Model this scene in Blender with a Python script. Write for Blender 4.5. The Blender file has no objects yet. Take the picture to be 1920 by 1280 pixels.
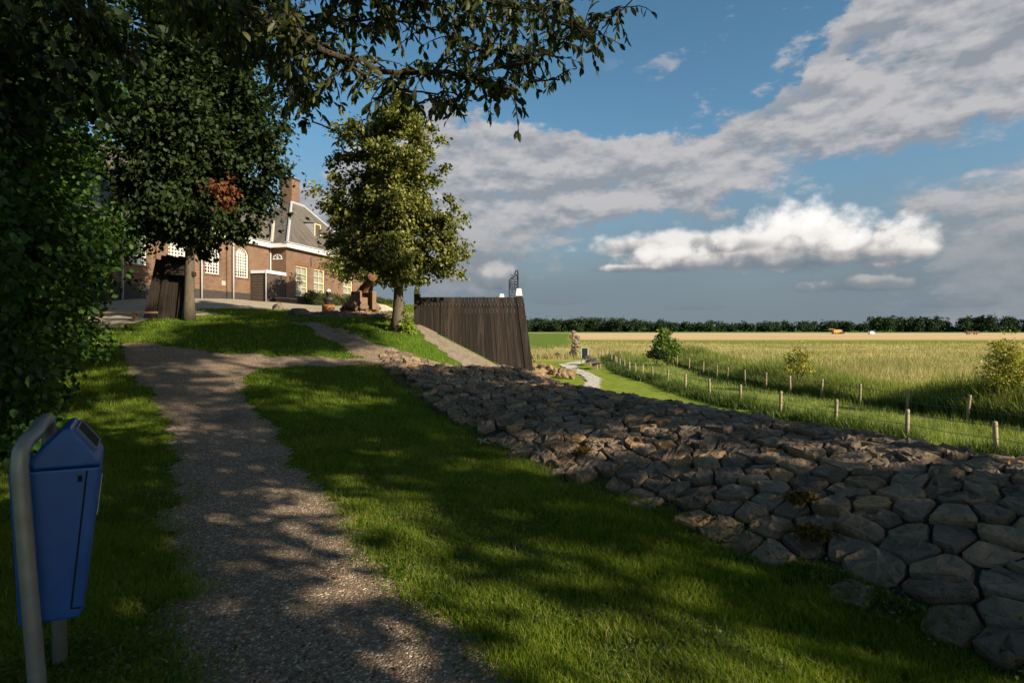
import bpy, bmesh, math, random
import numpy as np
from mathutils import Vector, Matrix

rng = np.random.default_rng(11)
random.seed(5)
sc = bpy.context.scene
COL = sc.collection
D = bpy.data

# ---------------------------------------------------------------- camera
FPX = 1066.67            # focal length in photograph pixels (20 mm on 36 mm)
EYE = 1.65
HOR = 617.0
cam_d = D.cameras.new('camera'); cam = D.objects.new('camera', cam_d); COL.objects.link(cam)
cam_d.sensor_width = 36.0; cam_d.lens = 20.0
cam_d.shift_y = -(640.0 - HOR) / 1920.0
cam_d.clip_start = 0.05; cam_d.clip_end = 6000
cam.location = (0, 0, EYE); cam.rotation_euler = (math.pi / 2, 0, 0)
sc.camera = cam

# ---------------------------------------------------------------- sun and sky
SUN_AZ = (0.82, -0.572)            # horizontal direction towards the sun (behind the viewer, to the right)
SUN_EL = math.radians(27.0)
sd = D.lights.new('sun', 'SUN'); sun = D.objects.new('sun', sd); COL.objects.link(sun)
sd.energy = 4.8; sd.angle = math.radians(0.55); sd.color = (1.0, 0.88, 0.70)
sdir = Vector((SUN_AZ[0] * math.cos(SUN_EL), SUN_AZ[1] * math.cos(SUN_EL), math.sin(SUN_EL))).normalized()
sun.rotation_euler = sdir.to_track_quat('Z', 'Y').to_euler()
sun.location = (20, -40, 30)

SKY_STRENGTH = 0.07
EXPO = 0.9
class Nd:
    """tiny expression helper around shader math nodes"""
    tree = None
    def __init__(self, s): self.s = s
    @staticmethod
    def m(op, *a, clamp=False):
        n = Nd.tree.nodes.new('ShaderNodeMath'); n.operation = op; n.use_clamp = clamp
        for i, v in enumerate(a):
            if isinstance(v, Nd): Nd.tree.links.new(v.s, n.inputs[i])
            else: n.inputs[i].default_value = v
        return Nd(n.outputs[0])
    def __add__(s, o): return Nd.m('ADD', s, o)
    def __radd__(s, o): return Nd.m('ADD', o, s)
    def __sub__(s, o): return Nd.m('SUBTRACT', s, o)
    def __rsub__(s, o): return Nd.m('SUBTRACT', o, s)
    def __mul__(s, o): return Nd.m('MULTIPLY', s, o)
    def __rmul__(s, o): return Nd.m('MULTIPLY', o, s)
    def __truediv__(s, o): return Nd.m('DIVIDE', s, o)
    def __rtruediv__(s, o): return Nd.m('DIVIDE', o, s)
def vmax(a, b): return Nd.m('MAXIMUM', a, b)
def vmin(a, b): return Nd.m('MINIMUM', a, b)
def sstep(x, a, b):
    n = Nd.tree.nodes.new('ShaderNodeMapRange'); n.interpolation_type = 'SMOOTHSTEP'
    Nd.tree.links.new(x.s, n.inputs[0]); n.inputs[1].default_value = a; n.inputs[2].default_value = b
    return Nd(n.outputs[0])
def lmap(x, a, b, c=0.0, d=1.0):
    n = Nd.tree.nodes.new('ShaderNodeMapRange'); n.clamp = True
    Nd.tree.links.new(x.s, n.inputs[0])
    for i, v in enumerate((a, b, c, d)): n.inputs[1 + i].default_value = v
    return Nd(n.outputs[0])
def vec(x, y, z=0.0):
    n = Nd.tree.nodes.new('ShaderNodeCombineXYZ')
    for i, v in enumerate((x, y, z)):
        if isinstance(v, Nd): Nd.tree.links.new(v.s, n.inputs[i])
        else: n.inputs[i].default_value = v
    return Nd(n.outputs[0])
def noise(v, scale, detail=6.0, rough=0.55, dist=0.0, out=0, dim='3D'):
    n = Nd.tree.nodes.new('ShaderNodeTexNoise'); n.noise_dimensions = dim
    if v is not None: Nd.tree.links.new(v.s, n.inputs['Vector'])
    n.inputs['Scale'].default_value = scale; n.inputs['Detail'].default_value = detail
    n.inputs['Roughness'].default_value = rough; n.inputs['Distortion'].default_value = dist
    return Nd(n.outputs[out])
def voro(v, scale, detail=0.0, feature='F1', smooth=None, out='Distance', rand=1.0, dim='3D'):
    n = Nd.tree.nodes.new('ShaderNodeTexVoronoi'); n.feature = feature; n.voronoi_dimensions = dim
    if v is not None: Nd.tree.links.new(v.s, n.inputs['Vector'])
    n.inputs['Scale'].default_value = scale
    if 'Detail' in n.inputs: n.inputs['Detail'].default_value = detail
    if smooth is not None: n.inputs['Smoothness'].default_value = smooth
    n.inputs['Randomness'].default_value = rand
    return Nd(n.outputs[out])
def ramp(x, stops, interp='LINEAR'):
    n = Nd.tree.nodes.new('ShaderNodeValToRGB'); cr = n.color_ramp; cr.interpolation = interp
    while len(cr.elements) < len(stops): cr.elements.new(0.5)
    for e, (p, c) in zip(cr.elements, stops):
        e.position = p
        e.color = (c, c, c, 1) if not hasattr(c, '__len__') else (c[0], c[1], c[2], 1)
    if isinstance(x, Nd): Nd.tree.links.new(x.s, n.inputs[0])
    return Nd(n.outputs[0])
def mixc(f, a, b):
    n = Nd.tree.nodes.new('ShaderNodeMix'); n.data_type = 'RGBA'
    for idx, v in ((0, f), (6, a), (7, b)):
        if isinstance(v, Nd): Nd.tree.links.new(v.s, n.inputs[idx])
        elif idx == 0: n.inputs[0].default_value = v
        else: n.inputs[idx].default_value = (v[0], v[1], v[2], 1)
    return Nd(n.outputs[2])
def sep(v):
    n = Nd.tree.nodes.new('ShaderNodeSeparateXYZ'); Nd.tree.links.new(v.s, n.inputs[0])
    return Nd(n.outputs[0]), Nd(n.outputs[1]), Nd(n.outputs[2])

def build_world():
    w = D.worlds.new('World'); sc.world = w; w.use_nodes = True
    t = w.node_tree; t.nodes.clear(); Nd.tree = t
    out = t.nodes.new('ShaderNodeOutputWorld'); bg = t.nodes.new('ShaderNodeBackground')
    sky = t.nodes.new('ShaderNodeTexSky'); sky.sky_type = 'NISHITA'; sky.sun_disc = False
    sky.sun_elevation = SUN_EL
    sky.sun_rotation = math.atan2(SUN_AZ[0], SUN_AZ[1])
    sky.air_density = 1.0; sky.dust_density = 0.6; sky.ozone_density = 2.0
    tc = t.nodes.new('ShaderNodeTexCoord'); dvec = Nd(tc.outputs['Generated'])
    x, y, z = sep(dvec)
    el = Nd.m('ARCSINE', z); az = Nd.m('ARCTAN2', x, y)
    G = SKY_STRENGTH * 2.0 ** EXPO
    def C(r, g, b): return (r / G, g / G, b / G)
    # clear blue of the air, deepest overhead
    skyc = Nd(sky.outputs[0])
    hsv = t.nodes.new('ShaderNodeHueSaturation'); t.links.new(skyc.s, hsv.inputs['Color'])
    hsv.inputs['Hue'].default_value = 0.485; hsv.inputs['Saturation'].default_value = SKYS; hsv.inputs['Value'].default_value = SKYV
    skyc = Nd(hsv.outputs[0])
    # slate-coloured bank of distant weather standing on the horizon
    zz = vmax(z, 0.0)
    n0 = noise(vec(az * 2.2 + 3.1, el * 7.0), 1.3, 3, 0.5, dim='2D')
    ahead = sstep(y, -0.35, 0.25)        # clouds cut off in the unseen rear sky, to brighten the shade
    bank = sstep(el + (n0 - 0.5) * 0.08, 0.34, 0.04) * ahead
    skyc = mixc(bank * 0.95, skyc, C(0.185, 0.240, 0.290))
    # sheet of stratocumulus: broad lumpy rolls, lit on their upper sides
    def A(px): return (math.atan((px - 960) / FPX) + 1.0) / 2.0
    def E(px, py): return math.atan((HOR - py) / FPX * math.cos(math.atan((px - 960) / FPX)))
    azn = lmap(az, -1.0, 1.0)
    up = ramp(azn, [(0.0, 0.16), (A(500), E(500, 380)), (A(640), E(640, 285)), (A(800), E(800, 205)), (A(1040), E(1040, 232)), (A(1180), E(1180, 240)), (A(1330), E(1330, 250)),
                    (A(1390), E(1390, 195)), (A(1500), E(1500, 130)), (A(1560), E(1560, 30)), (A(1640), E(1640, -120)), (1.0, 0.75)])
    lo = ramp(azn, [(0.0, 0.06), (A(850), 0.06), (A(1100), E(1100, 445)), (A(1350), E(1350, 395)), (A(1480), E(1480, 330)), (A(1700), E(1700, 270)), (A(1860), E(1860, 235)), (1.0, 0.33)])
    tilt = el - az * 0.02
    def lump(dz, sc_, det, seed): return noise(vec(az + seed, (tilt + dz) * 2.1), sc_, det, 0.58, 0.0, dim='2D')
    n1 = lump(0.0, 7.5, 7, 0.7); n1u = lump(0.016, 7.5, 4, 0.7)
    n2 = noise(vec(az + 5.2, tilt * 3.2), 13.0, 5, 0.6, dim='2D')
    nn = noise(vec(az + .3, el * 1.8), 10.0, 6, 0.62, dim='2D')
    e2 = el + (nn - 0.5) * 0.13
    band = sstep(up - e2, -0.02, 0.045) * sstep(e2 - lo, -0.05, 0.06)
    band2 = sstep(az + (nn - .5) * .3, 0.52, 0.68) * sstep(el + (nn - 0.5) * 0.12 - (az - .6) * .25, 0.225, 0.17) * 0.8
    band = vmax(band, band2)
    dens = sstep(n1 + (n2 - .5) * .15 + band * 0.47 - 0.42, 0.18, 0.46) * sstep(band, 0.02, 0.4)
    scr = sstep(n1 + (n2 - 0.5) * 0.35, 0.60, 0.74) * sstep(el, 0.26, 0.34) * sstep(az, 0.12, 0.34) * 0.7
    dens = vmax(dens, scr)
    lit = lmap((n1 - n1u) * 2.6 + (n2 - 0.5) * 0.50 + (n1 - 0.5) * 0.35, -0.32, 0.30)
    edge = sstep(up - e2, 0.09, 0.0) * sstep(band2, .3, .0)
    sheetc = mixc(lit, C(0.29, 0.315, 0.355), C(0.54, 0.53, 0.54))
    sheetc = mixc(edge * 0.30, sheetc, C(0.56, 0.54, 0.55))
    sheetc = mixc(sstep(el, 0.23, 0.06) * 0.75, sheetc, C(0.225, 0.265, 0.305))
    skyc = mixc(dens * ahead * 0.95, skyc, sheetc)
    # cumulus with flat bases, lit from above
    wv = vec(az, el * 1.15, 0.0)
    b1 = voro(wv, 17.0, 0, 'F1', dim='2D'); b2 = voro(wv, 42.0, 0.0, 'F1', dim='2D')
    bf = noise(wv, 26.0, 6, 0.62, dim='2D')
    bil = 1.0 - (b1 * 0.62 + b2 * 0.30)
    tdens = None; tb = None
    def cum(px, py, hw, hh, bright=1.0, op=1.0):
        a0 = math.atan((px - 960) / FPX); ce = math.cos(a0)
        e0 = E(px, py); w_ = hw / FPX * ce * ce; h_ = hh / FPX * ce
        dx = (az - a0) * (1.0 / w_); dz = (el - e0) * (1.0 / h_)
        dzz = vmax(dz, dz * -2.0)
        r = Nd.m('SQRT', dx * dx + dzz * dzz)
        f = 1.0 - r + (bil - 0.56) * 0.55 + (bf - 0.5) * 0.62
        de = sstep(f, -0.08, 0.42) * op
        li = lmap(dz + (bil - 0.5) * 0.9 + (bf - 0.5) * 0.8, -0.45, 0.70, 0.0, bright)
        return de, li
    for a in ((1505, 470, 135, 92, 1.05, 1.0), (1660, 472, 98, 72, 0.95, 1.0), (1410, 480, 140, 58, .85, 1.0), (1270, 464, 180, 34, .72, .9),
              (1260, 494, 105, 40, .78, 1.0), (1165, 506, 70, 12, .62, .9), (1500, 492, 240, 20, .34, .55),
              (938, 530, 56, 38, .48, .9), (1620, 535, 115, 26, .46, .85), (1506, 540, 24, 16, .42, .7),
              (1300, 577, 70, 10, .34, .4), (1040, 565, 60, 14, .34, .4), (1790, 572, 90, 12, .34, .4)):
        de, li = cum(*a)
        if tdens is None: tdens, tb = de, li
        else:
            tb = tb + (li - tb) * de; tdens = vmax(tdens, de)
    col = ramp(tb, [(0.0, C(0.16, 0.205, 0.25)), (0.25, C(0.26, 0.29, 0.325)), (0.45, C(0.55, 0.525, 0.51)), (0.66, C(0.88, 0.85, 0.81)), (1.0, C(1.04, 1.01, 0.98))])
    skyc = mixc(tdens, skyc, col)
    # below the horizon: dull earth
    skyc = mixc(sstep(z, 0.0, -0.03), skyc, C(0.06, 0.07, 0.05))
    t.links.new(skyc.s, bg.inputs[0]); bg.inputs[1].default_value = SKY_STRENGTH
    t.links.new(bg.outputs[0], out.inputs[0])
    w.cycles.sampling_method = 'MANUAL'; w.cycles.sample_map_resolution = 512
SKYV = 0.97; SKYS = 1.16
build_world()

vs = sc.view_settings
vs.view_transform = 'Standard'; vs.look = 'None'; vs.gamma = 1.0; vs.exposure = EXPO
vs.use_curve_mapping = False
sc.cycles.use_denoising = True
sc.cycles.max_bounces = 6; sc.cycles.transparent_max_bounces = 8
sc.cycles.diffuse_bounces = 3; sc.cycles.glossy_bounces = 2; sc.cycles.transmission_bounces = 4
sc.cycles.caustics_reflective = False; sc.cycles.caustics_refractive = False

# ---------------------------------------------------------------- helpers: objects and meshes
def tag(o, label=None, cat=None, group=None, kind=None):
    if label: o['label'] = label
    if cat: o['category'] = cat
    if group: o['group'] = group
    if kind: o['kind'] = kind
    return o
def empty(name, loc=(0, 0, 0), rz=0.0, label=None, cat=None, group=None):
    o = D.objects.new(name, None); COL.objects.link(o); o.empty_display_size = 0.1
    o.location = loc; o.rotation_euler = (0, 0, rz)
    return tag(o, label, cat, group)
def link(name, me, mat=None, parent=None, smooth=False):
    o = D.objects.new(name, me); COL.objects.link(o)
    if mat is not None:
        if isinstance(mat, (list, tuple)):
            for m_ in mat: me.materials.append(m_)
        else: me.materials.append(mat)
    if parent is not None: o.parent = parent
    if smooth: me.polygons.foreach_set('use_smooth', np.ones(len(me.polygons), dtype=bool))
    return o
def np_mesh(name, verts, faces):
    """verts (N,3), faces (M,k) with k fixed"""
    verts = np.ascontiguousarray(verts, dtype=np.float32); faces = np.ascontiguousarray(faces, dtype=np.int32)
    me = D.meshes.new(name); k = faces.shape[1]
    me.vertices.add(len(verts)); me.vertices.foreach_set('co', verts.ravel())
    me.loops.add(faces.size); me.loops.foreach_set('vertex_index', faces.ravel())
    me.polygons.add(len(faces)); me.polygons.foreach_set('loop_start', np.arange(len(faces), dtype=np.int32) * k)
    me.update(calc_edges=True); me.validate()
    return me
class MB:
    """collects simple shapes into one mesh"""
    def __init__(s): s.v = []; s.f = []
    def add(s, vs_, fs):
        o = len(s.v); s.v += [tuple(v) for v in vs_]; s.f += [tuple(i + o for i in f) for f in fs]; return s
    def box(s, x0, x1, y0, y1, z0, z1):
        vs_ = [(x, y, z) for z in (z0, z1) for y in (y0, y1) for x in (x0, x1)]
        return s.add(vs_, [(0, 2, 3, 1), (4, 5, 7, 6), (0, 1, 5, 4), (2, 6, 7, 3), (0, 4, 6, 2), (1, 3, 7, 5)])
    def hexa(s, b, t):
        """b: 4 bottom points counter-clockwise from above, t: 4 top points"""
        return s.add(list(b) + list(t), [(3, 2, 1, 0), (4, 5, 6, 7), (0, 1, 5, 4), (1, 2, 6, 5), (2, 3, 7, 6), (3, 0, 4, 7)])
    def prism(s, poly, a, b, axis='y'):
        """poly: list of (u,w) extruded between a and b along an axis"""
        n = len(poly); f = {'y': lambda u, w, t: (u, t, w), 'x': lambda u, w, t: (t, u, w), 'z': lambda u, w, t: (u, w, t)}[axis]
        vs_ = [f(u, w, a) for u, w in poly] + [f(u, w, b) for u, w in poly]
        fs = [tuple(range(n)), tuple(range(2 * n - 1, n - 1, -1))] + [(i, i + n, (i + 1) % n + n, (i + 1) % n) for i in range(n)]
        return s.add(vs_, fs)
    def tube(s, pts, rad, n=8, cap=True):
        pts = [Vector(p) for p in pts]; rad = rad if hasattr(rad, '__len__') else [rad] * len(pts)
        vs_ = []; fs = []; ref = None
        for i, p in enumerate(pts):
            d = (pts[min(i + 1, len(pts) - 1)] - pts[max(i - 1, 0)])
            if d.length < 1e-9: d = Vector((0, 0, 1))
            d.normalize()
            if ref is None: ref = Vector((1, 0, 0)) if abs(d.x) < 0.8 else Vector((0, 1, 0))
            a = (ref - d * ref.dot(d)).normalized(); b = d.cross(a); ref = a
            for k in range(n):
                t = 2 * math.pi * k / n
                vs_.append(p + (a * math.cos(t) + b * math.sin(t)) * rad[i])
        for i in range(len(pts) - 1):
            for k in range(n):
                fs.append((i * n + k, i * n + (k + 1) % n, (i + 1) * n + (k + 1) % n, (i + 1) * n + k))
        if cap:
            fs.append(tuple(range(n - 1, -1, -1))); o = (len(pts) - 1) * n; fs.append(tuple(range(o, o + n)))
        return s.add(vs_, fs)
    def lathe(s, prof, n=16, axis_o=(0, 0, 0), axis=(0, 0, 1)):
        """prof: (r, t) along axis"""
        ax = Vector(axis).normalized(); o = Vector(axis_o)
        return s.tube([o + ax * t for r, t in prof], [max(r, 1e-4) for r, t in prof], n)
    def build(s, name, mat=None, parent=None, smooth=False, bevel=0.0):
        me = D.meshes.new(name); me.from_pydata(s.v, [], s.f); me.validate()
        bm = bmesh.new(); bm.from_mesh(me); bmesh.ops.recalc_face_normals(bm, faces=bm.faces)
        if bevel > 0:
            bmesh.ops.bevel(bm, geom=[e for e in bm.edges if len(e.link_faces) == 2 and e.calc_face_angle(0) > 0.4], offset=bevel, segments=2, profile=0.6, affect='EDGES', clamp_overlap=True)
        bm.to_mesh(me); bm.free(); me.update()
        return link(name, me, mat, parent, smooth)

# value noise in numpy
_tab = np.random.default_rng(3).random((64, 64, 64)).astype(np.float32)
def vnoise(x, y, z=0.0):
    x, y, z = np.broadcast_arrays(np.asarray(x, float), np.asarray(y, float), np.asarray(z, float))
    xi = np.floor(x).astype(int); yi = np.floor(y).astype(int); zi = np.floor(z).astype(int)
    fx = x - xi; fy = y - yi; fz = z - zi
    fx = fx * fx * (3 - 2 * fx); fy = fy * fy * (3 - 2 * fy); fz = fz * fz * (3 - 2 * fz)
    def g(a, b, c): return _tab[(xi + a) & 63, (yi + b) & 63, (zi + c) & 63]
    r = 0
    for c, wz in ((0, 1 - fz), (1, fz)):
        r = r + wz * ((g(0, 0, c) * (1 - fx) + g(1, 0, c) * fx) * (1 - fy) + (g(0, 1, c) * (1 - fx) + g(1, 1, c) * fx) * fy)
    return r
def sst(a, b, x):
    t = np.clip((np.asarray(x, float) - a) / (b - a), 0, 1); return t * t * (3 - 2 * t)

# ---------------------------------------------------------------- terrain
LOW = -2.2
def zU(y):
    return np.interp(y, [-60, 6.5, 8, 9.5, 11, 12.5, 14, 15, 16, 17, 18, 19, 20.5, 23, 26, 30, 36, 60, 75],
                        [0, 0, .05, .16, .32, .52, .74, .93, 1.18, 1.50, 1.80, 1.98, 2.14, 2.40, 2.66, 2.88, 3.02, 3.02, -2.2])
_FY = [-60, -10, 2.66, 3.13, 5.13, 6.96, 10.5, 14, 15.5, 17, 18, 22, 40, 55, 70]
_FX = [30.5, 8.0, 2.34, 2.17, 1.20, .30, -1.50, -3.20, -3.5, -3.35, -3.15, -2.9, -3.6, -8, -18]
def Ffoot(y): return np.interp(y, _FY, _FX)
def H(x, y):
    x = np.asarray(x, float); y = np.asarray(y, float)
    b = zU(y); s = (x - Ffoot(y)) * 0.91
    zc = np.maximum(0.50, b + 0.02)
    t = np.clip(s / 2.6, 0, 1)
    near = b + (zc - b) * np.sin(t * math.pi / 2)
    e = np.maximum(s - 2.6, 0); near = near - 0.62 * e * e / (e + 0.9)
    e = np.maximum(s, 0); k = 0.58 + 0.5 * sst(19, 24, y); far = b - k * e * e / (e + 0.25)
    wb = sst(16.0, 13.6, y)
    z = near * wb + far * (1 - wb)
    low = LOW + 0.10 * (vnoise(x * .12, y * .12) - .5)
    z = np.maximum(z, low)
    und = (vnoise(x * .9, y * .9, 2.0) - .5) * .07
    return z + np.where(s < 0, und * sst(0, .8, -s), 0)
def gp(px, py, zoff=0.0):
    """place on the ground seen along a sight line"""
    k = (px - 960) / FPX; m_ = (HOR - py) / FPX
    ys = np.concatenate([np.arange(1.0, 60, .03), np.arange(60, 900, .5)])
    dz = EYE + m_ * ys - H(k * ys, ys)
    idx = np.argmax(dz <= 0) if (dz <= 0).any() else len(ys) - 1
    y = ys[idx]; return Vector((k * y, y, float(H(k * y, y)) + zoff))
def gz(px, py, z):
    y = (z - EYE) * FPX / (HOR - py); return Vector(((px - 960) / FPX * y, y, z))
def at(px, py, y):
    return Vector(((px - 960) / FPX * y, y, EYE + (HOR - py) / FPX * y))
def hz(x, y): return float(H(x, y))

# ---------------------------------------------------------------- materials
def new_mat(name):
    m_ = D.materials.new(name); m_.use_nodes = True; t = m_.node_tree; t.nodes.clear(); Nd.tree = t
    o = t.nodes.new('ShaderNodeOutputMaterial'); return m_, t, o
def objco(which='Object'):
    n = Nd.tree.nodes.new('ShaderNodeTexCoord'); return Nd(n.outputs[which])
def worldco():
    n = Nd.tree.nodes.new('ShaderNodeNewGeometry'); return Nd(n.outputs['Position'])
def island():
    n = Nd.tree.nodes.new('ShaderNodeNewGeometry'); return Nd(n.outputs['Random Per Island'])
def objrand():
    n = Nd.tree.nodes.new('ShaderNodeObjectInfo'); return Nd(n.outputs['Random'])
def principled(t, o, col, rough=0.85, bump=None, bstr=0.3, bdist=0.02, metal=0.0, spec=0.3):
    p = t.nodes.new('ShaderNodeBsdfPrincipled')
    if isinstance(col, Nd): t.links.new(col.s, p.inputs['Base Color'])
    else: p.inputs['Base Color'].default_value = (*col, 1)
    if isinstance(rough, Nd): t.links.new(rough.s, p.inputs['Roughness'])
    else: p.inputs['Roughness'].default_value = rough
    p.inputs['Metallic'].default_value = metal; p.inputs['Specular IOR Level'].default_value = spec
    if bump is not None:
        b = t.nodes.new('ShaderNodeBump'); b.inputs['Strength'].default_value = bstr; b.inputs['Distance'].default_value = bdist
        t.links.new(bump.s, b.inputs['Height']); t.links.new(b.outputs[0], p.inputs['Normal'])
    t.links.new(p.outputs[0], o.inputs[0]); return p
def mat_noise(name, c1, c2, scale=6.0, rough=0.85, bstr=0.3, bscale=None, bdist=0.02, world=False, stretch=(1, 1, 1), metal=0.0, spec=0.3, detail=8, c3=None, rand=0.0):
    m_, t, o = new_mat(name)
    co = worldco() if world else objco()
    x, y, z = sep(co); v = vec(x * stretch[0], y * stretch[1], z * stretch[2])
    n = noise(v, scale, detail, 0.6)
    col = mixc(lmap(n, .3, .7), c1, c2)
    if c3 is not None: col = mixc(sstep(noise(v, scale * .37, 4, .6), .52, .68), col, c3)
    if rand > 0:
        r = objrand(); hs = t.nodes.new('ShaderNodeHueSaturation'); t.links.new(col.s, hs.inputs['Color'])
        t.links.new(lmap(r, 0, 1, 1 - rand, 1 + rand).s, hs.inputs['Value']); col = Nd(hs.outputs[0])
    bn = noise(v, bscale or scale * 2.5, detail, 0.65)
    principled(t, o, col, rough, bn, bstr, bdist, metal, spec); return m_
def mat_leaf(name, cols, trans=0.35, rough=0.5, spec=0.3, tint=(1.15, 1.25, .5), world_scale=.6):
    """cols: list of colours chosen per leaf"""
    m_, t, o = new_mat(name)
    r = island(); k = len(cols)
    col = ramp(r, [(i / max(k - 1, 1), c) for i, c in enumerate(cols)])
    n = noise(worldco(), world_scale, 3, .5)
    hs = t.nodes.new('ShaderNodeHueSaturation'); t.links.new(col.s, hs.inputs['Color']); t.links.new(lmap(n, .3, .7, .72, 1.25).s, hs.inputs['Value'])
    col = Nd(hs.outputs[0])
    p = principled(t, o, col, rough, spec=spec)
    tr = t.nodes.new('ShaderNodeBsdfTranslucent')
    mm = t.nodes.new('ShaderNodeMix'); mm.data_type = 'RGBA'; mm.blend_type = 'MULTIPLY'; mm.inputs[0].default_value = 1
    t.links.new(col.s, mm.inputs[6]); mm.inputs[7].default_value = (*tint, 1); t.links.new(mm.outputs[2], tr.inputs[0])
    ms = t.nodes.new('ShaderNodeMixShader'); ms.inputs[0].default_value = trans
    t.links.new(p.outputs[0], ms.inputs[1]); t.links.new(tr.outputs[0], ms.inputs[2]); t.links.new(ms.outputs[0], o.inputs[0])
    return m_
M = {}
# basalt: grey-brown, rough, some ochre stones
def mat_basalt(name, a, b, c, warm):
    m_, t, o = new_mat(name)
    co = worldco(); ri = Nd.m('FRACT', island() * 7.31 + objrand() * 3.0)
    n = noise(co, 14, 9, .65); f = noise(co, 70, 6, .7)
    col = mixc(lmap(n * .6 + f * .4, .35, .65), a, b)
    col = mixc(sstep(ri, .15, .55) * .75, col, c)
    hs = t.nodes.new('ShaderNodeHueSaturation'); t.links.new(col.s, hs.inputs['Color']); t.links.new(lmap(Nd.m('FRACT', ri * 5.7), 0, 1, .62, 1.3).s, hs.inputs['Value']); col = Nd(hs.outputs[0])
    col = mixc(sstep(ri + (n - .5) * .25, .86, .98) * .9, col, warm)
    lich = sstep(noise(co, 30, 5, .7), .63, .70) * .35
    col = mixc(lich, col, (.13, .125, .10))
    h = noise(co, 11, 10, .72) + voro(co, 17, 2) * .9
    principled(t, o, col, lmap(n, .3, .7, .62, .9), h, .75, .028, spec=.3)
    return m_
M['basalt'] = mat_basalt('basalt', (.190, .124, .072), (.350, .236, .140), (.165, .128, .092), (.42, .235, .095))
M['basalt_far'] = mat_basalt('mound basalt', (.15, .115, .082), (.24, .18, .125), (.12, .105, .09), (.30, .21, .13))
M['rubble'] = mat_noise('ochre rubble', (.185, .120, .060), (.285, .195, .105), 5, .9, .8, 9, .05, True, rand=.18)
M['boulder'] = mat_noise('boulder', (.14, .115, .085), (.24, .195, .145), 4, .9, .7, 9, .04, True, rand=.1)
M['soil'] = mat_noise('dark soil', (.020, .016, .011), (.045, .034, .022), 12, .95, .8, 30, .03, True)
M['bark'] = mat_noise('lime bark', (.075, .058, .040), (.15, .118, .082), 9, .95, 1.0, 16, .03, stretch=(2.5, 2.5, .5), c3=(.10, .10, .055))
M['bark_dark'] = mat_noise('dark bark', (.030, .024, .018), (.065, .050, .036), 9, .95, .9, 16, .02, stretch=(2, 2, .5))
M['twig'] = mat_noise('twig', (.035, .027, .02), (.06, .046, .03), 12, .9, .4)
M['darkwood'] = mat_noise('tarred planks', (.016, .011, .008), (.036, .025, .018), 5, .8, .7, 22, .006, stretch=(6, 6, .35), c3=(.052, .042, .033), rand=.4)
M['oldwood'] = mat_noise('ancient timber', (.018, .013, .009), (.050, .037, .025), 5, .95, 1.0, 13, .05, stretch=(4, 4, .35))
M['postwood'] = mat_noise('fence post wood', (.24, .18, .11), (.36, .28, .18), 6, .9, .6, 20, .008, stretch=(5, 5, .6), rand=.2)
M['white'] = mat_noise('white paint', (.72, .70, .65), (.80, .78, .74), 8, .55, .1, c3=(.62, .58, .50))
M['cream'] = mat_noise('cream paint', (.62, .50, .27), (.70, .58, .34), 8, .5, .1)
M['iron'] = mat_noise('black iron', (.005, .006, .007), (.014, .014, .015), 14, .6, .3, spec=.3)
M['rust'] = mat_noise('rusty iron', (.10, .045, .024), (.19, .095, .052), 9, .8, .7, 30, .008, c3=(.075, .045, .034))
M['corten'] = mat_noise('rusted steel box', (.26, .105, .035), (.34, .15, .055), 7, .7, .2)
M['carriage'] = mat_noise('carriage timber', (.15, .092, .058), (.25, .165, .110), 6, .9, .8, 20, .015, stretch=(1, 3, 3), c3=(.15, .10, .07))
M['galv'] = mat_noise('galvanised tube', (.17, .175, .165), (.27, .275, .26), 7, .48, .15, 20, .004, metal=.45, spec=.5, c3=(.20, .19, .16))
M['stone'] = mat_noise('pale stone', (.34, .30, .24), (.46, .41, .33), 7, .9, .4)
M['lead'] = mat_noise('lead sheet', (.34, .34, .34), (.44, .44, .43), 8, .6, .2)
M['curtain'] = mat_noise('window blind', (.34, .33, .29), (.40, .38, .33), 3, .9, .1)
M['bronze'] = mat_noise('dark bronze', (.03, .024, .018), (.06, .046, .032), 14, .45, .4, metal=.5, spec=.5)
M['shedwood'] = mat_noise('brown shed boards', (.065, .048, .036), (.095, .072, .054), 8, .8, .4, 26, .005)
def mat_flat(name, c, rough=.5, metal=0, spec=.4):
    m_, t, o = new_mat(name); principled(t, o, c, rough, metal=metal, spec=spec); return m_
M['black'] = mat_flat('black void', (.004, .004, .004), .9)
M['glass'] = mat_flat('window glass', (.02, .025, .03), .04, 0, 1.0)
M['wire'] = mat_flat('galvanised wire', (.20, .20, .19), .5, .6)
def mat_brick():
    m_, t, o = new_mat('red brown brick')
    co = objco(); x, y, z = sep(co)
    g = t.nodes.new('ShaderNodeTexCoord'); nx, ny, nz = sep(Nd(g.outputs['Normal']))
    isx = sstep(Nd.m('ABSOLUTE', nx), .5, .6); u = x * (1.0 - isx) + y * isx
    bk = t.nodes.new('ShaderNodeTexBrick'); t.links.new(vec(u, z, 0).s, bk.inputs['Vector'])
    bk.offset = .5; bk.inputs['Scale'].default_value = 1.0
    bk.inputs['Brick Width'].default_value = .225; bk.inputs['Row Height'].default_value = .066; bk.inputs['Mortar Size'].default_value = .0085
    bk.inputs['Color1'].default_value = (.158, .076, .040, 1); bk.inputs['Color2'].default_value = (.088, .042, .026, 1); bk.inputs['Mortar'].default_value = (.25, .19, .13, 1)
    bk.inputs['Bias'].default_value = -.1
    n = noise(co, 1.3, 5, .6); col = Nd(bk.outputs[0])
    hs = t.nodes.new('ShaderNodeHueSaturation'); t.links.new(col.s, hs.inputs['Color']); t.links.new(lmap(n, .3, .7, .8, 1.2).s, hs.inputs['Value'])
    principled(t, o, Nd(hs.outputs[0]), .9, Nd(bk.outputs[1]), -.5, .01)
    return m_
M['brick'] = mat_brick()
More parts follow.
